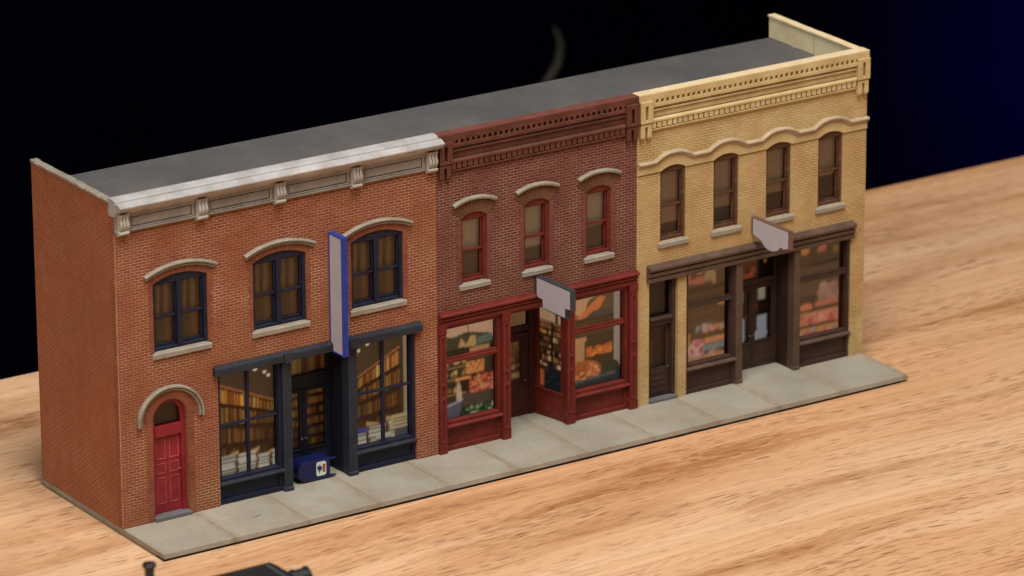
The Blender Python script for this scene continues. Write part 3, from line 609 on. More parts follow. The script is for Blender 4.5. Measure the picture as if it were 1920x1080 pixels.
# main cornice
mb = MB()
mb.prism([(.28, 9.501), (.28, 10.02), (.20, 10.04), (.02, 10.02), (-.10, 10.0), (-.12, 9.98), (-.125, 9.92), (-.175, 9.915), (-.18, 9.965), (-.22, 9.972), (-.40, 9.90), (-.425, 9.88), (-.425, 9.835), (-.39, 9.82), (-.36, 9.80), (-.35, 9.745), (-.30, 9.735), (-.28, 9.70), (-.19, 9.68), (-.16, 9.64), (-.10, 9.62), (-.10, 9.56), (.0, 9.501)], 'x', -.02, XA+.06)
ca = part('cornice', mb, 'white', A, (0, 0, 9), bevel=.01)
mb = MB(); mb.box(0.0, XA-.02, -.05, -.001, 9.06, 9.5)
mb.prism([(-.001, 9.0), (-.08, 9.02), (-.10, 9.06), (-.10, 9.09), (-.051, 9.11), (-.001, 9.11)], 'x', 0.0, XA-.02); mb.box(0, XA-.02, -.095, -.051, 9.46, 9.56)
BX = [.22, 2.80, 5.40, 8.0, 10.6]
for i in range(4):
    a, c_ = BX[i]+.3, BX[i+1]-.3
    mb.box(a-.08, a, -.09, -.051, 9.14, 9.455); mb.box(c_, c_+.08, -.09, -.051, 9.14, 9.455); mb.box(a-.08, c_+.08, -.09, -.051, 9.111, 9.15)
    mb.box(a+.03, c_-.03, -.075, -.051, 9.19, 9.42)
part('frieze', mb, 'greyc', ca, bevel=.01)
mb = MB()
for i in range(4):
    a, c_ = BX[i]+.3, BX[i+1]-.3; g = .016
    mb.box(a, c_, -.056, -.0505, 9.435, 9.435+g); mb.box(a, c_, -.056, -.0505, 9.152, 9.152+g*.7); mb.box(a, a+g, -.056, -.0505, 9.17, 9.434); mb.box(c_-g, c_, -.056, -.0505, 9.17, 9.434)
mb.box(.1, XA-.1, -.083, -.0505, 9.092, 9.103)
part('panel_wash', mb, 'stonedark', ca, bevel=0)
for i, cx in enumerate(BX):
    m = MB(); prof = []
    for q in range(15):
        t = q/14; z = 9.60-t*.52; yv = -.30+.13*t+.055*math.sin(t*math.pi*2+.4)*(1-.2*t)-(.0 if t < .85 else .0); prof.append((yv, z))
    w_ = .155
    m.box(cx-w_, cx+w_, -.13, -.002, 9.06, 9.6)
    for j in (-1, 0, 1):
        m.prism(prof+[(-.10, 9.08), (-.10, 9.6)], 'x', cx+j*.105-.04, cx+j*.105+.04)
    m.prism([(-.002, 8.93), (-.11, 8.95), (-.21, 9.0), (-.23, 9.04), (-.22, 9.08), (-.002, 9.09)], 'x', cx-w_-.01, cx+w_+.01)
    part('bracket', m, 'greylight', ca, bevel=.012)
# upper windows
for i, c in enumerate(WA):
    sash_window(A, c, 1.81, 5.18, 7.26, 7.47, ['navy', 'stone', 'trimA', 'stone'], True, lambda w, h, i=i: (curtain(w, h, 3+i), 'curtain'),
                hood=(.2, .03, HOODP), bricks=(.0, .19, 26, .15), sillw=.07)
random.seed(11)
# arched street door
mb = MB(); fr_ = [(1.065, .12), (1.065, 3.1)]+arc(1.065, 2.215, 3.1, 3.685, 20)[1:-1]+[(2.215, 3.1), (2.215, .12), (2.08, .12), (2.08, 3.1)]+arc(1.2, 2.08, 3.1, 3.55, 16)[::-1][1:-1]+[(1.2, 3.1), (1.2, .12)]
mb.prism(fr_, 'y', .14, .30); mb.box(1.2, 2.08, .12, .30, 2.52, 2.84)
dA = part('door', mb, 'redoor', A, (1.06, 0, 0), bevel=.012)
mb = MB(); mb.box(1.2, 2.08, .22, .3, .12, 2.519)
lf = part('door_leaf', mb, 'redoor', dA, bevel=.005)
mb = MB()
for (a, c_) in ((1.27, 1.57), (1.71, 2.01)):
    for (z0, z1) in ((.42, 1.22), (1.36, 1.66), (1.80, 2.40)):
        g = .017
        mb.box(a, c_, .206, .222, z0, z0+g); mb.box(a, c_, .206, .222, z1-g, z1); mb.box(a, a+g, .206, .222, z0+g, z1-g); mb.box(c_-g, c_, .206, .222, z0+g, z1-g)
part('door_moulding', mb, 'redline', dA, bevel=0)
mb = MB(); mb.cyl((2.03, .16, 1.42), .025, .07, 'y', 12); part('handle', mb, 'metal', dA, bevel=0)
mb = MB(); mb.prism([(1.2, 2.84)]+arc(1.2, 2.08, 3.1, 3.55, 16)+[(2.08, 2.84)], 'y', .25, .262); part('transom_pane', mb, 'glass', dA, bevel=0)
p_ = Pic(.92, .8, L3(104, 84, 62)); p_.blur(1).grain(.03).mesh('transom_blind', dA, (1.18, .34), (2.1, .34), 2.8)
mb = MB(); mb.box(1.0, 2.28, .36, .39, .002, 3.75); part('blackout_card', mb, 'black', dA, bevel=0)
mb = MB(); mb.box(1.05, 2.26, -.10, .27, .003, .12); part('threshold', mb, 'step', dA, bevel=.014)
hp = [(1.64-1.03*math.cos(math.pi*i/28*1.0), 3.12+1.0*math.sin(math.pi*i/28)) for i in range(29)]
mb = MB(); mb.sweep([(.70, 3.02)]+[(1.64-.94*math.cos(math.pi*i/28), 3.12+.84*math.sin(math.pi*i/28)) for i in range(29)]+[(2.58, 3.02)], HOODP); part('hood_mould', mb, 'stone', dA, bevel=.008)
mb = MB()
for i in range(30):
    a0, a1 = math.pi*(i+.08)/30, math.pi*(i+.92)/30; q = lambda r_, a: (1.64-r_*math.cos(a), 3.1+r_*math.sin(a)*1.0)
    mb.prism([q(.585, a0), q(.585, a1), q(.86, a1), q(.86, a0)], 'y', -.02, .03)
mb.prism([(1.64-.583*math.cos(math.pi*i/24), 3.1+.583*math.sin(math.pi*i/24)) for i in range(25)]+[(1.64+.858*math.cos(math.pi*i/24), 3.1+.858*math.sin(math.pi*i/24)) for i in range(25)], 'y', -.008, .029)
part('brick_arch', mb, 'trimA', dA, bevel=.005)
mb = MB()
for a, c_ in ((.86, 1.058), (2.222, 2.42)):
    z = .01
    while z < 3.05: mb.box(a, c_, -.016, .03, z, min(z+.165, 3.09)); z += .175
part('brick_jamb', mb, 'trimA', dA, bevel=.006)
# shop front
mb = MB(); mb.prism([(.02, 4.08), (-.16, 4.08), (-.17, 4.11), (-.17, 4.30), (-.13, 4.35), (.02, 4.38)], 'x', 3.10, 10.22)
sfh = part('shopfront_beam', mb, 'navyfront', A, (3.1, 0, 4), bevel=.03)
mb = MB()
for cx in (5.56, 7.80): mb.prism([(cx-.17, 4.385), (cx+.17, 4.385), (cx+.13, 4.06), (cx-.13, 4.06)], 'y', -.235, -.165)
part('beam_block', mb, 'navyfront', sfh, bevel=.01)
for x0, x1 in ((5.42, 5.70), (7.66, 7.94)): pilaster(A, x0, x1, 4.08, 'navyfront', -.08, panels=False, base=.12)
shop_window(A, 3.27, 5.42, ['navy', 'navyfront', 'navy'], bookwindow, .70, 4.08, 2.42)
shop_window(A, 7.94, 10.03, ['navy', 'navyfront', 'navy'], lambda w, h: bookwindow(w, h, True), .68, 4.08, 2.42)
def double_door(b, x0, x1, y, zt, mats, glass, head, transom_z, picf, tpic, card_mat='print'):
    mb = MB(); cx = (x0+x1)/2
    mb.box(x0, x1, y, y+.12, head[0], head[1]); mb.box(x0, x1, y, y+.12, zt-.1, zt); mb.box(x0, x0+.08, y, y+.12, 0.003, head[0]); mb.box(x1-.08, x1, y, y+.12, .003, head[0])
    mb.box(x0, x0+.08, y, y+.12, head[1], zt-.1); mb.box(x1-.08, x1, y, y+.12, head[1], zt-.1)
    mb.box(x0+.08, x1-.08, y-.03, y+.04, head[0]-.0, head[0]+.08)
    d = part('entrance', mb, mats[0], b, (x0, y, 0), bevel=.01)
    for side, (a, c_) in enumerate(((x0+.085, cx-.005), (cx+.005, x1-.085))):
        g0, g1 = glass[side]; m = MB()
        m.box(a, g0, y+.02, y+.1, .004, head[0]-.004); m.box(g1, c_, y+.02, y+.1, .004, head[0]-.004); m.box(g0, g1, y+.02, y+.1, .004, glass[2]); m.box(g0, g1, y+.02, y+.1, glass[3], head[0]-.004)
        m.box(g0, g1, y-.0, y+.02, glass[2]-.06, glass[2]); m.box(a+.08, c_-.08, y+.005, y+.02, .18, glass[2]-.14)
        lf = part('door_leaf', m, mats[0], d, bevel=.008)
        m = MB(); m.box(g0, g1, y+.05, y+.06, glass[2], glass[3]); part('pane', m, 'glass', d, bevel=0)
        picf(g1-g0+.1, glass[3]-glass[2]+.1).mesh('printed_display', d, (g0-.05, y+.16), (g1+.05, y+.16), glass[2]-.05, card_mat)
        hx = cx+(.07 if side else -.07); m = MB(); m.cyl((hx, y-.06, 1.10), .025, .08, 'y', 12); part('handle', m, 'metal', d, bevel=0)
    m = MB(); m.box(x0+.08, x1-.08, y+.05, y+.06, head[1], zt-.1); part('transom_pane', m, 'glass', d, bevel=0)
    tpic(x1-x0-.1, zt-head[1]).mesh('transom_print', d, (x0+.05, y+.17), (x1-.05, y+.17), head[1]-.03, card_mat)
    return d
dark_glow = printmat('glowing_printed_door_card', .32, .5); M['printdoor'] = dark_glow  # dimmer door cards, emission added for brightness
double_door(A, 5.74, 7.62, .95, 4.05, ['navyshade'], ((5.98, 6.56), (6.84, 7.44), .77, 2.55), (2.58, 3.10), None, lambda w, h: bookshelf(w, h, .6, 6), lambda w, h: bookshelf(w, h, .5, 1), 'printdoor')
mb = MB(); mb.bar((5.70, .3), (5.72, 1.1), .003, 4.05, -.04, .04); mb.bar((7.70, .3), (7.66, 1.1), .003, 4.05, -.04, .04); mb.box(5.66, 7.74, .29, 1.12, 4.051, 4.09)
part('entrance_recess', mb, 'navyshade', A, bevel=.008)
inner_box(A, .3, XA-.1, 1.25, 4.12)

# ================================================================== BUILDING 2: maroon brick, red shop front
B = thing('brick_building', 'maroon brick model shop in the middle with a dark red shop front', 'model building', (10.82, 0, 0), 'row of model shop buildings')
x0, x1 = 10.822, 18.008
WB = [12.14, 14.37, 16.61]
holes = [opening(c-.455, c+.455, 5.21, 7.26, 7.42) for c in WB]
slab('wall', [(x0, .002), (x0+.01, .002), (x0+.01, 4.1), (x1-.01, 4.1), (x1-.01, .002), (x1, .002), (x1, 9.8), (x0, 9.8)], holes, 0, .28, 'brickB', B)
parapet_corbels(B, x0, x1, 'corniceB', 'black')
mb = MB(); mb.box(x0+.012, x1-.012, -.11, .27, 10.001, 10.012); part('parapet_top', mb, 'trimB', B, bevel=0)
roof_part(B, 10.8202, 18.0098); back_wall(B, x0, x1-.002, 'brickB')
mb = MB(); mb.box(x0, x1, .281, .30, 9.2, 9.99); part('parapet_back', mb, 'corniceB', B, bevel=0)
drops = [.52, .72, .60]
for c, dp in zip(WB, drops):
    sash_window(B, c, .91, 5.23, 7.26, 7.42, ['red', 'stone', 'archB', 'stone', 'trimB'], False, lambda w, h, dp=dp: (shade(w, h, dp, L3(238, 220, 204), L3(146, 128, 110), 3), 'window_shade'),
                hood=(.40, -.13, HOODT), bricks=(.0, .37, 13, .17), sillw=.09, fw=.085)
mb = MB(); mb.prism([(.02, 4.05), (-.09, 4.05), (-.09, 4.17), (-.04, 4.18), (-.04, 4.20), (-.14, 4.22), (-.14, 4.29), (-.10, 4.30), (-.10, 4.32), (-.20, 4.35), (-.21, 4.41), (-.16, 4.45), (.02, 4.48)], 'x', 10.84, 18.0)
part('shopfront_cornice', mb, 'red', B, (10.84, 0, 4), bevel=.014)
for a, c_ in ((10.84, 11.07), (13.10, 13.35), (15.42, 15.69), (17.73, 17.99)): pilaster(B, a, c_, 4.05, 'red', -.07)
mb = MB(); mb.box(11.08, 17.72, .03, .3, 3.93, 4.049); mb.box(11.08, 17.72, .0, .04, 3.97, 4.049); part('shopfront_beam', mb, 'red', B, bevel=.01)
shop_window(B, 11.07, 13.10, ['red', 'red', 'red'], grocery1, .84, 3.95, 2.86, mull=False, tb=.075)
shop_window(B, 15.69, 17.73, ['red', 'red', 'red'], grocery2, .84, 3.95, 2.86, mull=False, tb=.075)
# single recessed door
y = 1.35; mb = MB(); mb.box(13.45, 15.2, y, y+.12, 2.60, 2.92); mb.box(13.45, 13.55, y, y+.12, .003, 2.60); mb.box(14.98, 15.2, y, y+.12, .003, 2.6); mb.box(13.45, 15.2, y, y+.12, 3.5, 4.05); mb.box(15.0, 15.2, y, y+.12, 2.92, 3.5); mb.box(13.45, 13.55, y, y+.12, 2.92, 3.5); mb.box(13.56, 14.97, y-.06, y-.001, 2.62, 2.72)
dB = part('entrance', mb, 'redshade', B, (13.45, y, 0), bevel=.01)
m = MB(); m.box(13.55, 13.86, y+.03, y+.1, .004, 2.6); m.box(14.68, 14.98, y+.03, y+.1, .004, 2.6); m.box(13.86, 14.68, y+.03, y+.1, .004, 1.18); m.box(13.86, 14.68, y+.03, y+.1, 2.43, 2.6); m.box(13.8, 14.74, y+.01, y+.03, .2, 1.0); part('door_leaf', m, 'redshade', dB, bevel=.008)
m = MB(); m.cyl((14.82, y-.04, 1.15), .025, .08, 'y', 12); part('handle', m, 'metal', dB, bevel=0)
m = MB(); m.box(13.86, 14.68, y+.06, y+.07, 1.18, 2.43); m.box(13.55, 15.0, y+.06, y+.07, 2.92, 3.5); part('pane', m, 'glass', dB, bevel=0)
p_ = Pic(.9, 1.35, L3(120, 84, 50))
for i in range(5): fruit(p_, 0, 1, .1+i*.18, .18+i*.18, 14, [L3(180, 130, 80), L3(140, 90, 50), L3(100, 56, 40), L3(190, 150, 100)], .08); p_.rect(0, 1, .05+i*.19, .08+i*.19, L3(50, 30, 20))
p_.blur(2).grain(.04).mesh('printed_display', dB, (13.82, y+.15), (14.72, y+.15), 1.13, 'printdoor')
p_ = Pic(1.4, .6, L3(170, 128, 84)); 
for i in range(14): p_.rect(i/14, i/14+.01, 0, 1, L3(140, 102, 64))
p_.blur(1).mesh('transom_print', dB, (13.55, y+.16), (14.95, y+.16), 2.9, 'printdoor')
# angled recess cheeks with display glass
rc = MB(); P0, P1 = (15.44, .12), (15.17, 1.35)
def cheek(P0, P1, sgn):
    m = MB(); ux, uy = P1[0]-P0[0], P1[1]-P0[1]; at = lambda t: (P0[0]+ux*t, P0[1]+uy*t)
    a, c_ = (0, .09) if sgn < 0 else (-.09, 0)
    m.bar(at(0), at(1), .003, .86, a, c_); m.bar(at(0), at(.10), .861, 3.55, a, c_); m.bar(at(.88), at(1), .861, 3.55, a, c_); m.bar(at(0), at(1), 3.551, 4.05, a, c_)
    a2, c2 = (-.045, -.002) if sgn < 0 else (.002, .045)
    m.bar(at(0.0), at(1), .84, .92, -.03*abs(sgn) if sgn > 0 else -.02, .02)
    e = part('entrance_recess', m, 'red', B, (P0[0], P0[1], 0), bevel=.01)
    g = MB(); g.bar(at(.10), at(.88), .92, 3.55, -.05*sgn, -.04*sgn); part('pane', g, 'glass', e, bevel=0)
    off = -.14*sgn; nx, ny = -uy/math.hypot(ux, uy)*off, ux/math.hypot(ux, uy)*off
    A0 = at(.05); A1 = at(.93)
    if sgn > 0: shelves(1.1, 2.75).mesh('printed_display', e, (A1[0]+nx, A1[1]+ny), (A0[0]+nx, A0[1]+ny), .88, 'printglow')
    else:
        q = MB(); q.bar(P0, P1, .9, 3.6, .10, .12); part('blackout_card', q, 'black', e, bevel=0)
cheek((15.44, .12), (15.17, 1.35), 1)
cheek((13.33, .12), (13.50, 1.35), -1)
mb = MB(); mb.box(13.3, 15.5, .301, 1.5, 4.06, 4.09); part('recess_ceiling', mb, 'redshade', B, bevel=0)
inner_box(B, x0+.05, x1-.05, 1.55, 4.12)

# ================================================================== BUILDING 3: cream brick, brown shop front
C = thing('brick_building', 'cream yellow brick model shop at the right end with a brown shop front', 'model building', (18.01, 0, 0), 'row of model shop buildings')
x0, x1 = 18.012, 26.68
WC = [19.35+1.985*i for i in range(4)]
holes = [opening(c-.475, c+.475, 5.18, 7.43, 7.58) for c in WC]
outl = [(x0, .002), (18.48, .002), (18.48, 4.0), (19.56, 4.0), (19.56, .002), (19.88, .002), (19.88, 4.0), (26.16, 4.0), (26.16, .002), (x1, .002), (x1, 9.8), (x0, 9.8)]
slab('wall', outl, holes, 0, .28, 'brickC', C)
slab('side_wall', [(.282, .002), (4.88, .002), (4.88, 9.92), (.282, 9.92)], [], 26.48, x1, 'brickC', C, axis='x')
mb = MB(); mb.box(26.464, 26.479, .301, 2.50, 9.20, 9.915); mb.box(26.464, 26.479, 2.53, 4.88, 9.25, 9.915); mb.prism([(3.75, 9.25), (3.6, 9.2), (3.5, 9.17), (3.42, 9.25)], 'x', 26.465, 26.478); part('parapet_lining', mb, 'creamside', C, bevel=0)
mb = MB(); mb.box(26.472, 26.4795, 2.5, 2.53, 9.22, 9.915); part('parapet_seam', mb, 'seam', C, bevel=0)
mb = MB(); y = .281
while y < 4.88:
    y2 = min(y+random.uniform(.5, 1.3), 4.9); d = random.uniform(-.008, .008); mb.box(26.42, x1+.015, y, y2, 9.921, 9.985+d); y = y2
part('coping', mb, 'creamtop', C, bevel=.01)
parapet_corbels(C, x0, x1, 'trimC', 'black')
mb = MB(); mb.box(x0+.012, x1-.012, -.112, .28, 10.001, 10.012); part('parapet_top', mb, 'creamtop', C, bevel=0)
mb = MB(); mb.box(x0, 26.463, .281, .30, 9.2, 9.99); part('parapet_back', mb, 'creamside', C, bevel=0)
roof_part(C, 18.01, 26.463); back_wall(C, x0, 26.479, 'brickC')
for c, dp in zip(WC, [.80, .74, .70, .60]):
    sash_window(C, c, .95, 5.19, 7.43, 7.58, ['brownwin', 'stone', 'trimC', 'stone'], False, lambda w, h, dp=dp: (shade(w, h, dp, L3(214, 186, 162), L3(120, 98, 82), 4), 'window_shade'), sillw=.09, fw=.085)
# raised lintel band that arches over the windows, and the wavy stringcourse
band_low = []; wave = []
def top(x):
    d = min(abs(x-c) for c in WC); t_ = max(0, 1-(d/.68)**2); return 7.70+.225*(t_*t_*(3-2*t_)*.35+t_*.65)
xs = np.linspace(18.03, 26.69, 170); wave = [(float(x), float(top(x))) for x in xs]
poly = [(18.03, 7.46)]
for c in WC: poly += [(c-.476, 7.46)]+[(a, z+.001) for a, z in arc(c-.476, c+.476, 7.462, 7.60, 10)[1:-1]]+[(c+.476, 7.46)]
poly += [(26.675, 7.46)]+[(min(x, 26.675), z-.01) for x, z in wave[::-1]]
slab('lintel_band', poly, [], -.045, -.001, 'trimC', C)
mb = MB(); px = 18.03
for c in WC+[None]:
    e_ = c-.49 if c else 26.66; mb.box(px, e_, -.03, -.0005, 7.440, 7.459); px = (c or 0)+.49
mb.sweep([(x, z-.03) for x, z in wave], [(0, -.0452), (0, -.052), (.012, -.052), (.012, -.0452)]); part('band_wash', mb, 'creamwash', C, bevel=0)
mb = MB(); mb.sweep(wave, [(-.02, -.04), (-.02, -.08), (.01, -.10), (.03, -.085), (.045, -.12), (.085, -.155), (.125, -.15), (.15, -.11), (.15, -.001), (.0, -.001)]); part('stringcourse', mb, 'string', C, bevel=.006)
mb = MB(); mb.prism([(.02, 3.96), (-.11, 3.96), (-.12, 3.98), (-.12, 4.10), (-.07, 4.12), (-.07, 4.14), (-.16, 4.16), (-.16, 4.27), (-.10, 4.29), (-.10, 4.31), (-.20, 4.33), (-.22, 4.37), (-.22, 4.43), (-.18, 4.47), (.02, 4.52)], 'x', 18.38, 26.22)
part('shopfront_cornice', mb, 'brown', C, (18.38, 0, 4), bevel=.012)
for a, c_ in ((21.74, 21.97), (23.95, 24.17)): pilaster(C, a, c_, 3.96, 'brown', -.06, panels=False, base=.1)
shop_window(C, 19.90, 21.74, ['browndark', 'brown', 'browndark'], candy1, .86, 3.98, 2.86, mull=False, tb=.075, card_mat='printglow', cardoff=(.08, .10))
shop_window(C, 24.17, 26.15, ['browndark', 'brown', 'browndark'], candy2, .84, 3.98, 2.86, mull=False, tb=.075, card_mat='printglow', cardoff=(.08, .10))
# side door
mb = MB(); y = .22
mb.box(18.49, 18.60, y-.06, y+.12, .1, 3.98); mb.box(19.42, 19.55, y-.10, y+.12, .1, 3.98); mb.box(18.6, 19.42, y-.08, y+.1, 2.44, 2.66); mb.prism([(y-.16, 2.62), (y-.18, 2.68), (y-.08, 2.72), (y+.02, 2.72), (y+.02, 2.62)], 'x', 18.6, 19.42)
sd = part('door', mb, 'browndark', C, (18.49, 0, 0), bevel=.012)
m = MB(); y += .06; m.box(18.6, 18.72, y, y+.06, .1, 2.43); m.box(19.3, 19.42, y, y+.06, .1, 2.43); m.box(18.72, 19.3, y, y+.06, 2.3, 2.43); m.box(18.72, 19.3, y, y+.06, .1, 1.02)
for i in range(4): m.box(18.74, 19.28, y-.02, y+.001, .2+i*.2, .34+i*.2)
part('door_leaf', m, 'browndark', sd, bevel=.01)
m = MB(); m.cyl((19.36, y-.05, 1.0), .022, .06, 'y', 10); part('handle', m, 'metal', sd, bevel=0)
m = MB(); m.box(18.72, 19.3, y+.02, y+.03, 1.02, 2.3); m.box(18.6, 19.42, y+.02, y+.03, 2.73, 3.97); part('pane', m, 'glass', sd, bevel=0)
p_ = Pic(.76, 3.1, L3(96, 76, 54)); p_.rect(0, 1, 0, .38, L3(104, 76, 58)); p_.rect(.2, .45, .02, .3, L3(130, 100, 84)); p_.blur(3).grain(.03).mesh('printed_display', sd, (18.6, y+.14), (19.34, y+.14), .95)
mb = MB(); mb.box(18.5, 19.55, -.03, .24, .003, .098); part('threshold', mb, 'step', sd, bevel=.012)
mb = MB(); mb.box(18.4, 19.7, .55, .58, .002, 4.05); part('blackout_card', mb, 'black', sd, bevel=0)
def orange_transom(w, h):
    p = Pic(w, h, L3(16, 8, 6)); p.rect(0, .66, .0, 1, L3(104, 44, 20)); fruit(p, .02, .62, .1, .9, 40, [L3(190, 84, 30), L3(140, 56, 24), L3(90, 34, 20)], .05); p.blob(.84, .5, .025, L3(240, 150, 70)); return p.blur(2)
double_door(C, 22.0, 23.92, .85, 3.92, ['browndark'], ((22.24, 22.88), (23.12, 23.73), .88, 2.60), (2.66, 2.94), None, doorpic, orange_transom, 'printdoor')
mb = MB(); mb.bar((21.98, .3), (22.0, 1.0), .003, 3.94, -.04, .04); mb.bar((24.0, .3), (23.96, 1.0), .003, 3.94, -.04, .04); mb.box(21.94, 24.04, .29, 1.0, 3.942, 3.99)
part('entrance_recess', mb, 'brownshade', C, bevel=.008)
inner_box(C, x0+.1, x1-.25, 1.2, 4.06)

# ================================================================== signs
t = thing('blade_sign', 'tall narrow blue framed sign with blank white face between two upper windows of orange shop', 'sign', (7.2, 0, 4.0), 'blank projecting signs')
mb = MB(); zt, zb_ = 7.74, 4.06; xL, xR = 7.08, 7.28; yo = -.74
mb.box(xL+.02, xR-.02, yo+.03, -.003, zb_+.04, zt-.04)
mb.box(xL, xR, yo, yo+.05, zb_, zt); mb.box(xL, xR, -.05, -.002, zb_, zt); mb.box(xL, xR, yo+.05, -.05, zt-.05, zt); mb.box(xL, xR, yo+.05, -.05, zb_, zb_+.05)
part('frame', mb, 'blue', t, bevel=.01)
mb = MB(); mb.box(xL+.012, xL+.02, yo+.055, -.055, zb_+.055, zt-.055); mb.box(xR-.02, xR-.012, yo+.055, -.055, zb_+.055, zt-.055); part('sign_face', mb, 'signface', t, bevel=0)
def shaped_sign(name, label, x, th, outer, inner, mats, org):
    t = thing(name, label, 'sign', org, 'blank projecting signs')
    mb = MB(); mb.prism(outer, 'x', x, x+th); part('frame', mb, mats[0], t, bevel=.008)
    cyv = sum(p[0] for p in inner)/len(inner); czv = sum(p[1] for p in inner)/len(inner)
    mb = MB(); mb.prism(inner, 'x', x-.010, x-.001); mb.prism(inner, 'x', x+th+.001, x+th+.010); part('border', mb, 'signedge', t, bevel=0)
    sm = []
    n = len(inner)
    for i in range(n):                      # inset by a constant margin
        a, b_, c_ = Vector(inner[i-1]), Vector(inner[i]), Vector(inner[(i+1) % n])
        d1, d2 = (b_-a).normalized(), (c_-b_).normalized(); n1, n2 = Vector((-d1.y, d1.x)), Vector((-d2.y, d2.x)); m_ = (n1+n2); m_ = m_/max(m_.length_squared/2, .3)
        sm.append(tuple(b_+m_*.022))
    mb = MB(); mb.prism(sm, 'x', x-.016, x-.0101); mb.prism(sm, 'x', x+th+.0101, x+th+.016); part('sign_face', mb, mats[1], t, bevel=0)
    return t
inn = [(-.16, 4.95), (-.16, 4.40), (-.47, 4.40), (-.50, 4.14), (-1.63, 4.16), (-1.63, 4.46), (-1.90, 4.48), (-1.90, 5.0)]
out = [(-.02, 5.0), (-.02, 4.34), (-.41, 4.34), (-.44, 4.08), (-1.70, 4.09), (-1.70, 4.40), (-1.965, 4.42), (-1.965, 5.06)]
shaped_sign('hanging_sign', 'stepped grey sign with dark charcoal edge over the red shop front entrance', 14.29, .17, out, inn, ['signframe', 'signface'], (14.37, 0, 4.1))
def lowcurve(y0, y1, zs, zl, n=10): return [(y0+(y1-y0)*i/n, zs-(zs-zl)*math.sin(math.pi*i/n)) for i in range(n+1)]
inn = [(-.15, 5.33), (-.15, 4.86), (-.36, 4.82), (-.52, 4.80), (-.66, 4.70)]+[(-.66-.72*i/8, 4.70-.13*math.sin(math.pi*i/8)**.7-.0*i) for i in range(1, 8)]+[(-1.38, 4.66), (-1.58, 4.84), (-1.72, 4.80), (-1.93, 4.88), (-1.93, 5.37)]
out = [(-.02, 5.38), (-.02, 4.82), (-.30, 4.78), (-.48, 4.75), (-.60, 4.66)]+[(-.60-.84*i/8, 4.65-.13*math.sin(math.pi*i/8)**.7) for i in range(1, 8)]+[(-1.44, 4.62), (-1.58, 4.76), (-1.74, 4.73), (-1.99, 4.82), (-1.99, 5.43)]
shaped_sign('hanging_sign', 'grey sign with scalloped lower edge and brown frame on the cream shop', 22.29, .16, out, inn, ['signbrown', 'signface'], (22.37, 0, 4.6))

# ================================================================== fallen mailbox
t = thing('mailbox', 'blue model mailbox lying on its back in front of the navy shop door', 'mailbox', (6.6, .45, 0.0))
y0, y1 = .16, .72; prof = [(7.12, .03), (7.12, .67)]
for i in range(11): a = math.pi/2+math.pi*i/10*1.0; prof.append((6.32+.31*math.cos(a)*1.05, .35+.32*math.sin(a)))
mb = MB(); mb.prism(prof, 'y', y0, y1); part('body', mb, 'mailblue', t, bevel=.03, smooth=False)
for (yy, zz) in ((y0+.01, .04), (y0+.01, .58), (y1-.07, .04), (y1-.07, .58)):
    m = MB(); m.prism([(7.121, zz), (7.33, zz+.015), (7.33, zz+.045), (7.121, zz+.07)], 'y', yy, yy+.06); part('leg', m, 'mailblue', t, bevel=.006)
def rrect(cx, cz, w, h, r_, n=5):
    P = []
    for (sx, sz, a0) in ((1, 1, 0), (-1, 1, 90), (-1, -1, 180), (1, -1, 270)):
        for i in range(n+1): a = R(a0+90*i/n); P.append((cx+sx*(w/2-r_)+r_*math.cos(a), cz+sz*(h/2-r_)+r_*math.sin(a)))
    return P
mb = MB(); mb.prism(rrect(6.80, .37, .34, .44, .07), 'y', y0-.008, y0-.001)
em = part('emblem', mb, 'mailwhite', t, bevel=0)
mb = MB(); eg = [(6.655, .47), (6.72, .45), (6.74, .52), (6.775, .45), (6.835, .43), (6.80, .37), (6.83, .30), (6.77, .33), (6.73, .22), (6.71, .33), (6.665, .37)]
mb.prism(eg, 'y', y0-.013, y0-.009); part('emblem_eagle', mb, 'mailnavy', em, bevel=0)
mb = MB(); mb.box(6.85, 6.94, y0-.013, y0-.009, .43, .50); mb.box(6.84, 6.94, y0-.013, y0-.009, .335, .415); mb.box(6.85, 6.94, y0-.013, y0-.009, .25, .32); part('emblem_bars', mb, 'mailred', em, bevel=0)

# ================================================================== foreground locomotive (mostly below the frame)
t = thing('locomotive', 'out of focus black model locomotive with a smokestack and cab roof at the bottom edge', 'model train', (-4.4, -12.4, -.22))
def turned(m, cx, cy, prof, n=24):
    rings = [[(cx+r_*math.cos(2*math.pi*i/n), cy+r_*math.sin(2*math.pi*i/n), z) for i in range(n)] for r_, z in prof]
    vs = [p for r_ in rings for p in r_]; fs = [tuple(range(n)), tuple((len(prof)-1)*n+i for i in range(n))]
    for j in range(len(prof)-1): fs += [(j*n+i, j*n+(i+1) % n, (j+1)*n+(i+1) % n, (j+1)*n+i) for i in range(n)]
    m.add(vs, fs)
LY = -14.2
m = MB(); turned(m, -7.05, LY, [(.18, 3.1), (.13, 3.3), (.12, 4.6), (.13, 5.20), (.18, 5.26), (.19, 5.32), (.16, 5.36), (.11, 5.35)]); part('smokestack', m, 'loco', t, bevel=0, smooth=True)
m = MB(); m.cyl((-7.9, LY, 2.35), .85, 3.3, 'x', 36); turned(m, -5.7, LY, [(.42, 3.0), (.40, 3.4), (.30, 3.6), (.05, 3.68)]); part('boiler', m, 'loco', t, bevel=.03)
m = MB(); m.box(-4.65, -2.85, LY-1.1, LY+1.1, .9, 3.72); part('cab', m, 'loco', t, bevel=.04)
rp = [(LY-1.32, 3.74)]+[(LY-1.32+2.64*i/10, 3.84+.16*math.sin(math.pi*i/10)) for i in range(11)]+[(LY+1.32, 3.74)]
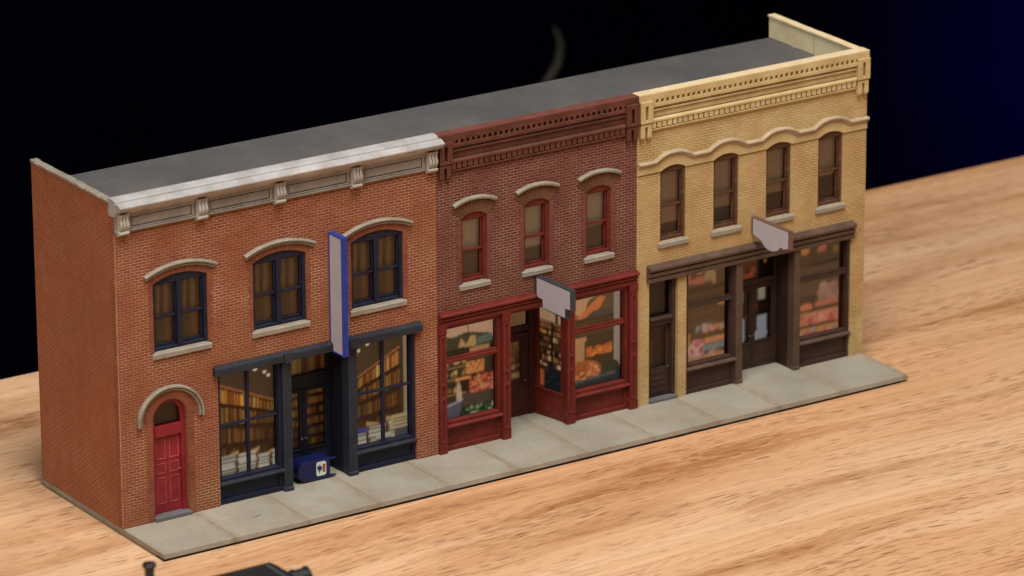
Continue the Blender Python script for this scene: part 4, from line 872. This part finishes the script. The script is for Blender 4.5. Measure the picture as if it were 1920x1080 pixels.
m = MB(); m.prism([(LY+1.30, 3.74), (LY+1.32, 3.96), (LY+.9, 4.0), (LY-.9, 4.0), (LY-1.32, 3.96), (LY-1.30, 3.74)], 'x', -4.95, -2.68); rf = part('cab_roof', m, 'loco', t, bevel=.04)
m = MB(); m.box(-3.0, -2.9, LY-1.1, LY+1.05, 4.001, 4.03); part('roof_rib', m, 'locotrim', rf, bevel=.01)
m = MB(); m.cyl((-2.66, LY+.45, 3.70), .24, .58, 'x', 20); m.cyl((-2.1, LY+.45, 3.70), .28, .07, 'x', 20); m.cyl((-2.5, LY+.45, 3.70), .27, .06, 'x', 20); part('rear_cylinder', m, 'loco', t, bevel=.02)  # short tank-like cylinder behind the cab
m = MB(); m.box(-8.6, -2.4, LY-1.05, LY+1.05, .55, .9); part('frame', m, 'loco', t, bevel=.03)
for xx in (-7.6, -6.2, -4.8, -3.4):
    for yy in (LY-.95, LY+.8):
        m = MB(); m.cyl((xx, yy, .41), .62, .15, 'y', 28); part('wheel', m, 'loco', t, bevel=.02)
# ================================================================== faint hose hanging behind the table
t = MB(); pts = [(55.1, 60, -8.5), (55.3, 60, -8.9), (55.45, 60, -9.4), (55.3, 60, -10.2), (54.6, 60, -11.1), (53.4, 60, -12.0), (51.5, 60, -13.2)]
t.cm = 0; n = 12; vs = []; fs = []
for i, p in enumerate(pts):
    a = Vector(pts[max(i-1, 0)]); b_ = Vector(pts[min(i+1, len(pts)-1)]); d = (b_-a).normalized(); nx = d.cross(Vector((0, 1, 0))).normalized(); r_ = (.03, .10, .15, .17, .18, .18, .18)[i]
    for j in range(n): q = Vector(p)+nx*r_*math.cos(2*math.pi*j/n)+Vector((0, 1, 0))*r_*math.sin(2*math.pi*j/n); vs.append(tuple(q))
for i in range(len(pts)-1): fs += [(i*n+j, i*n+(j+1) % n, (i+1)*n+(j+1) % n, (i+1)*n+j) for j in range(n)]
fs += [tuple(range(n)), tuple((len(pts)-1)*n+j for j in range(n))]; t.add(vs, fs)
o = part('hose', t, 'strap', None, (53.4, 60, -12), bevel=0, smooth=True); o['label'] = 'faint blurred tan hose hanging in the dark behind the roof'; o['category'] = 'hose'
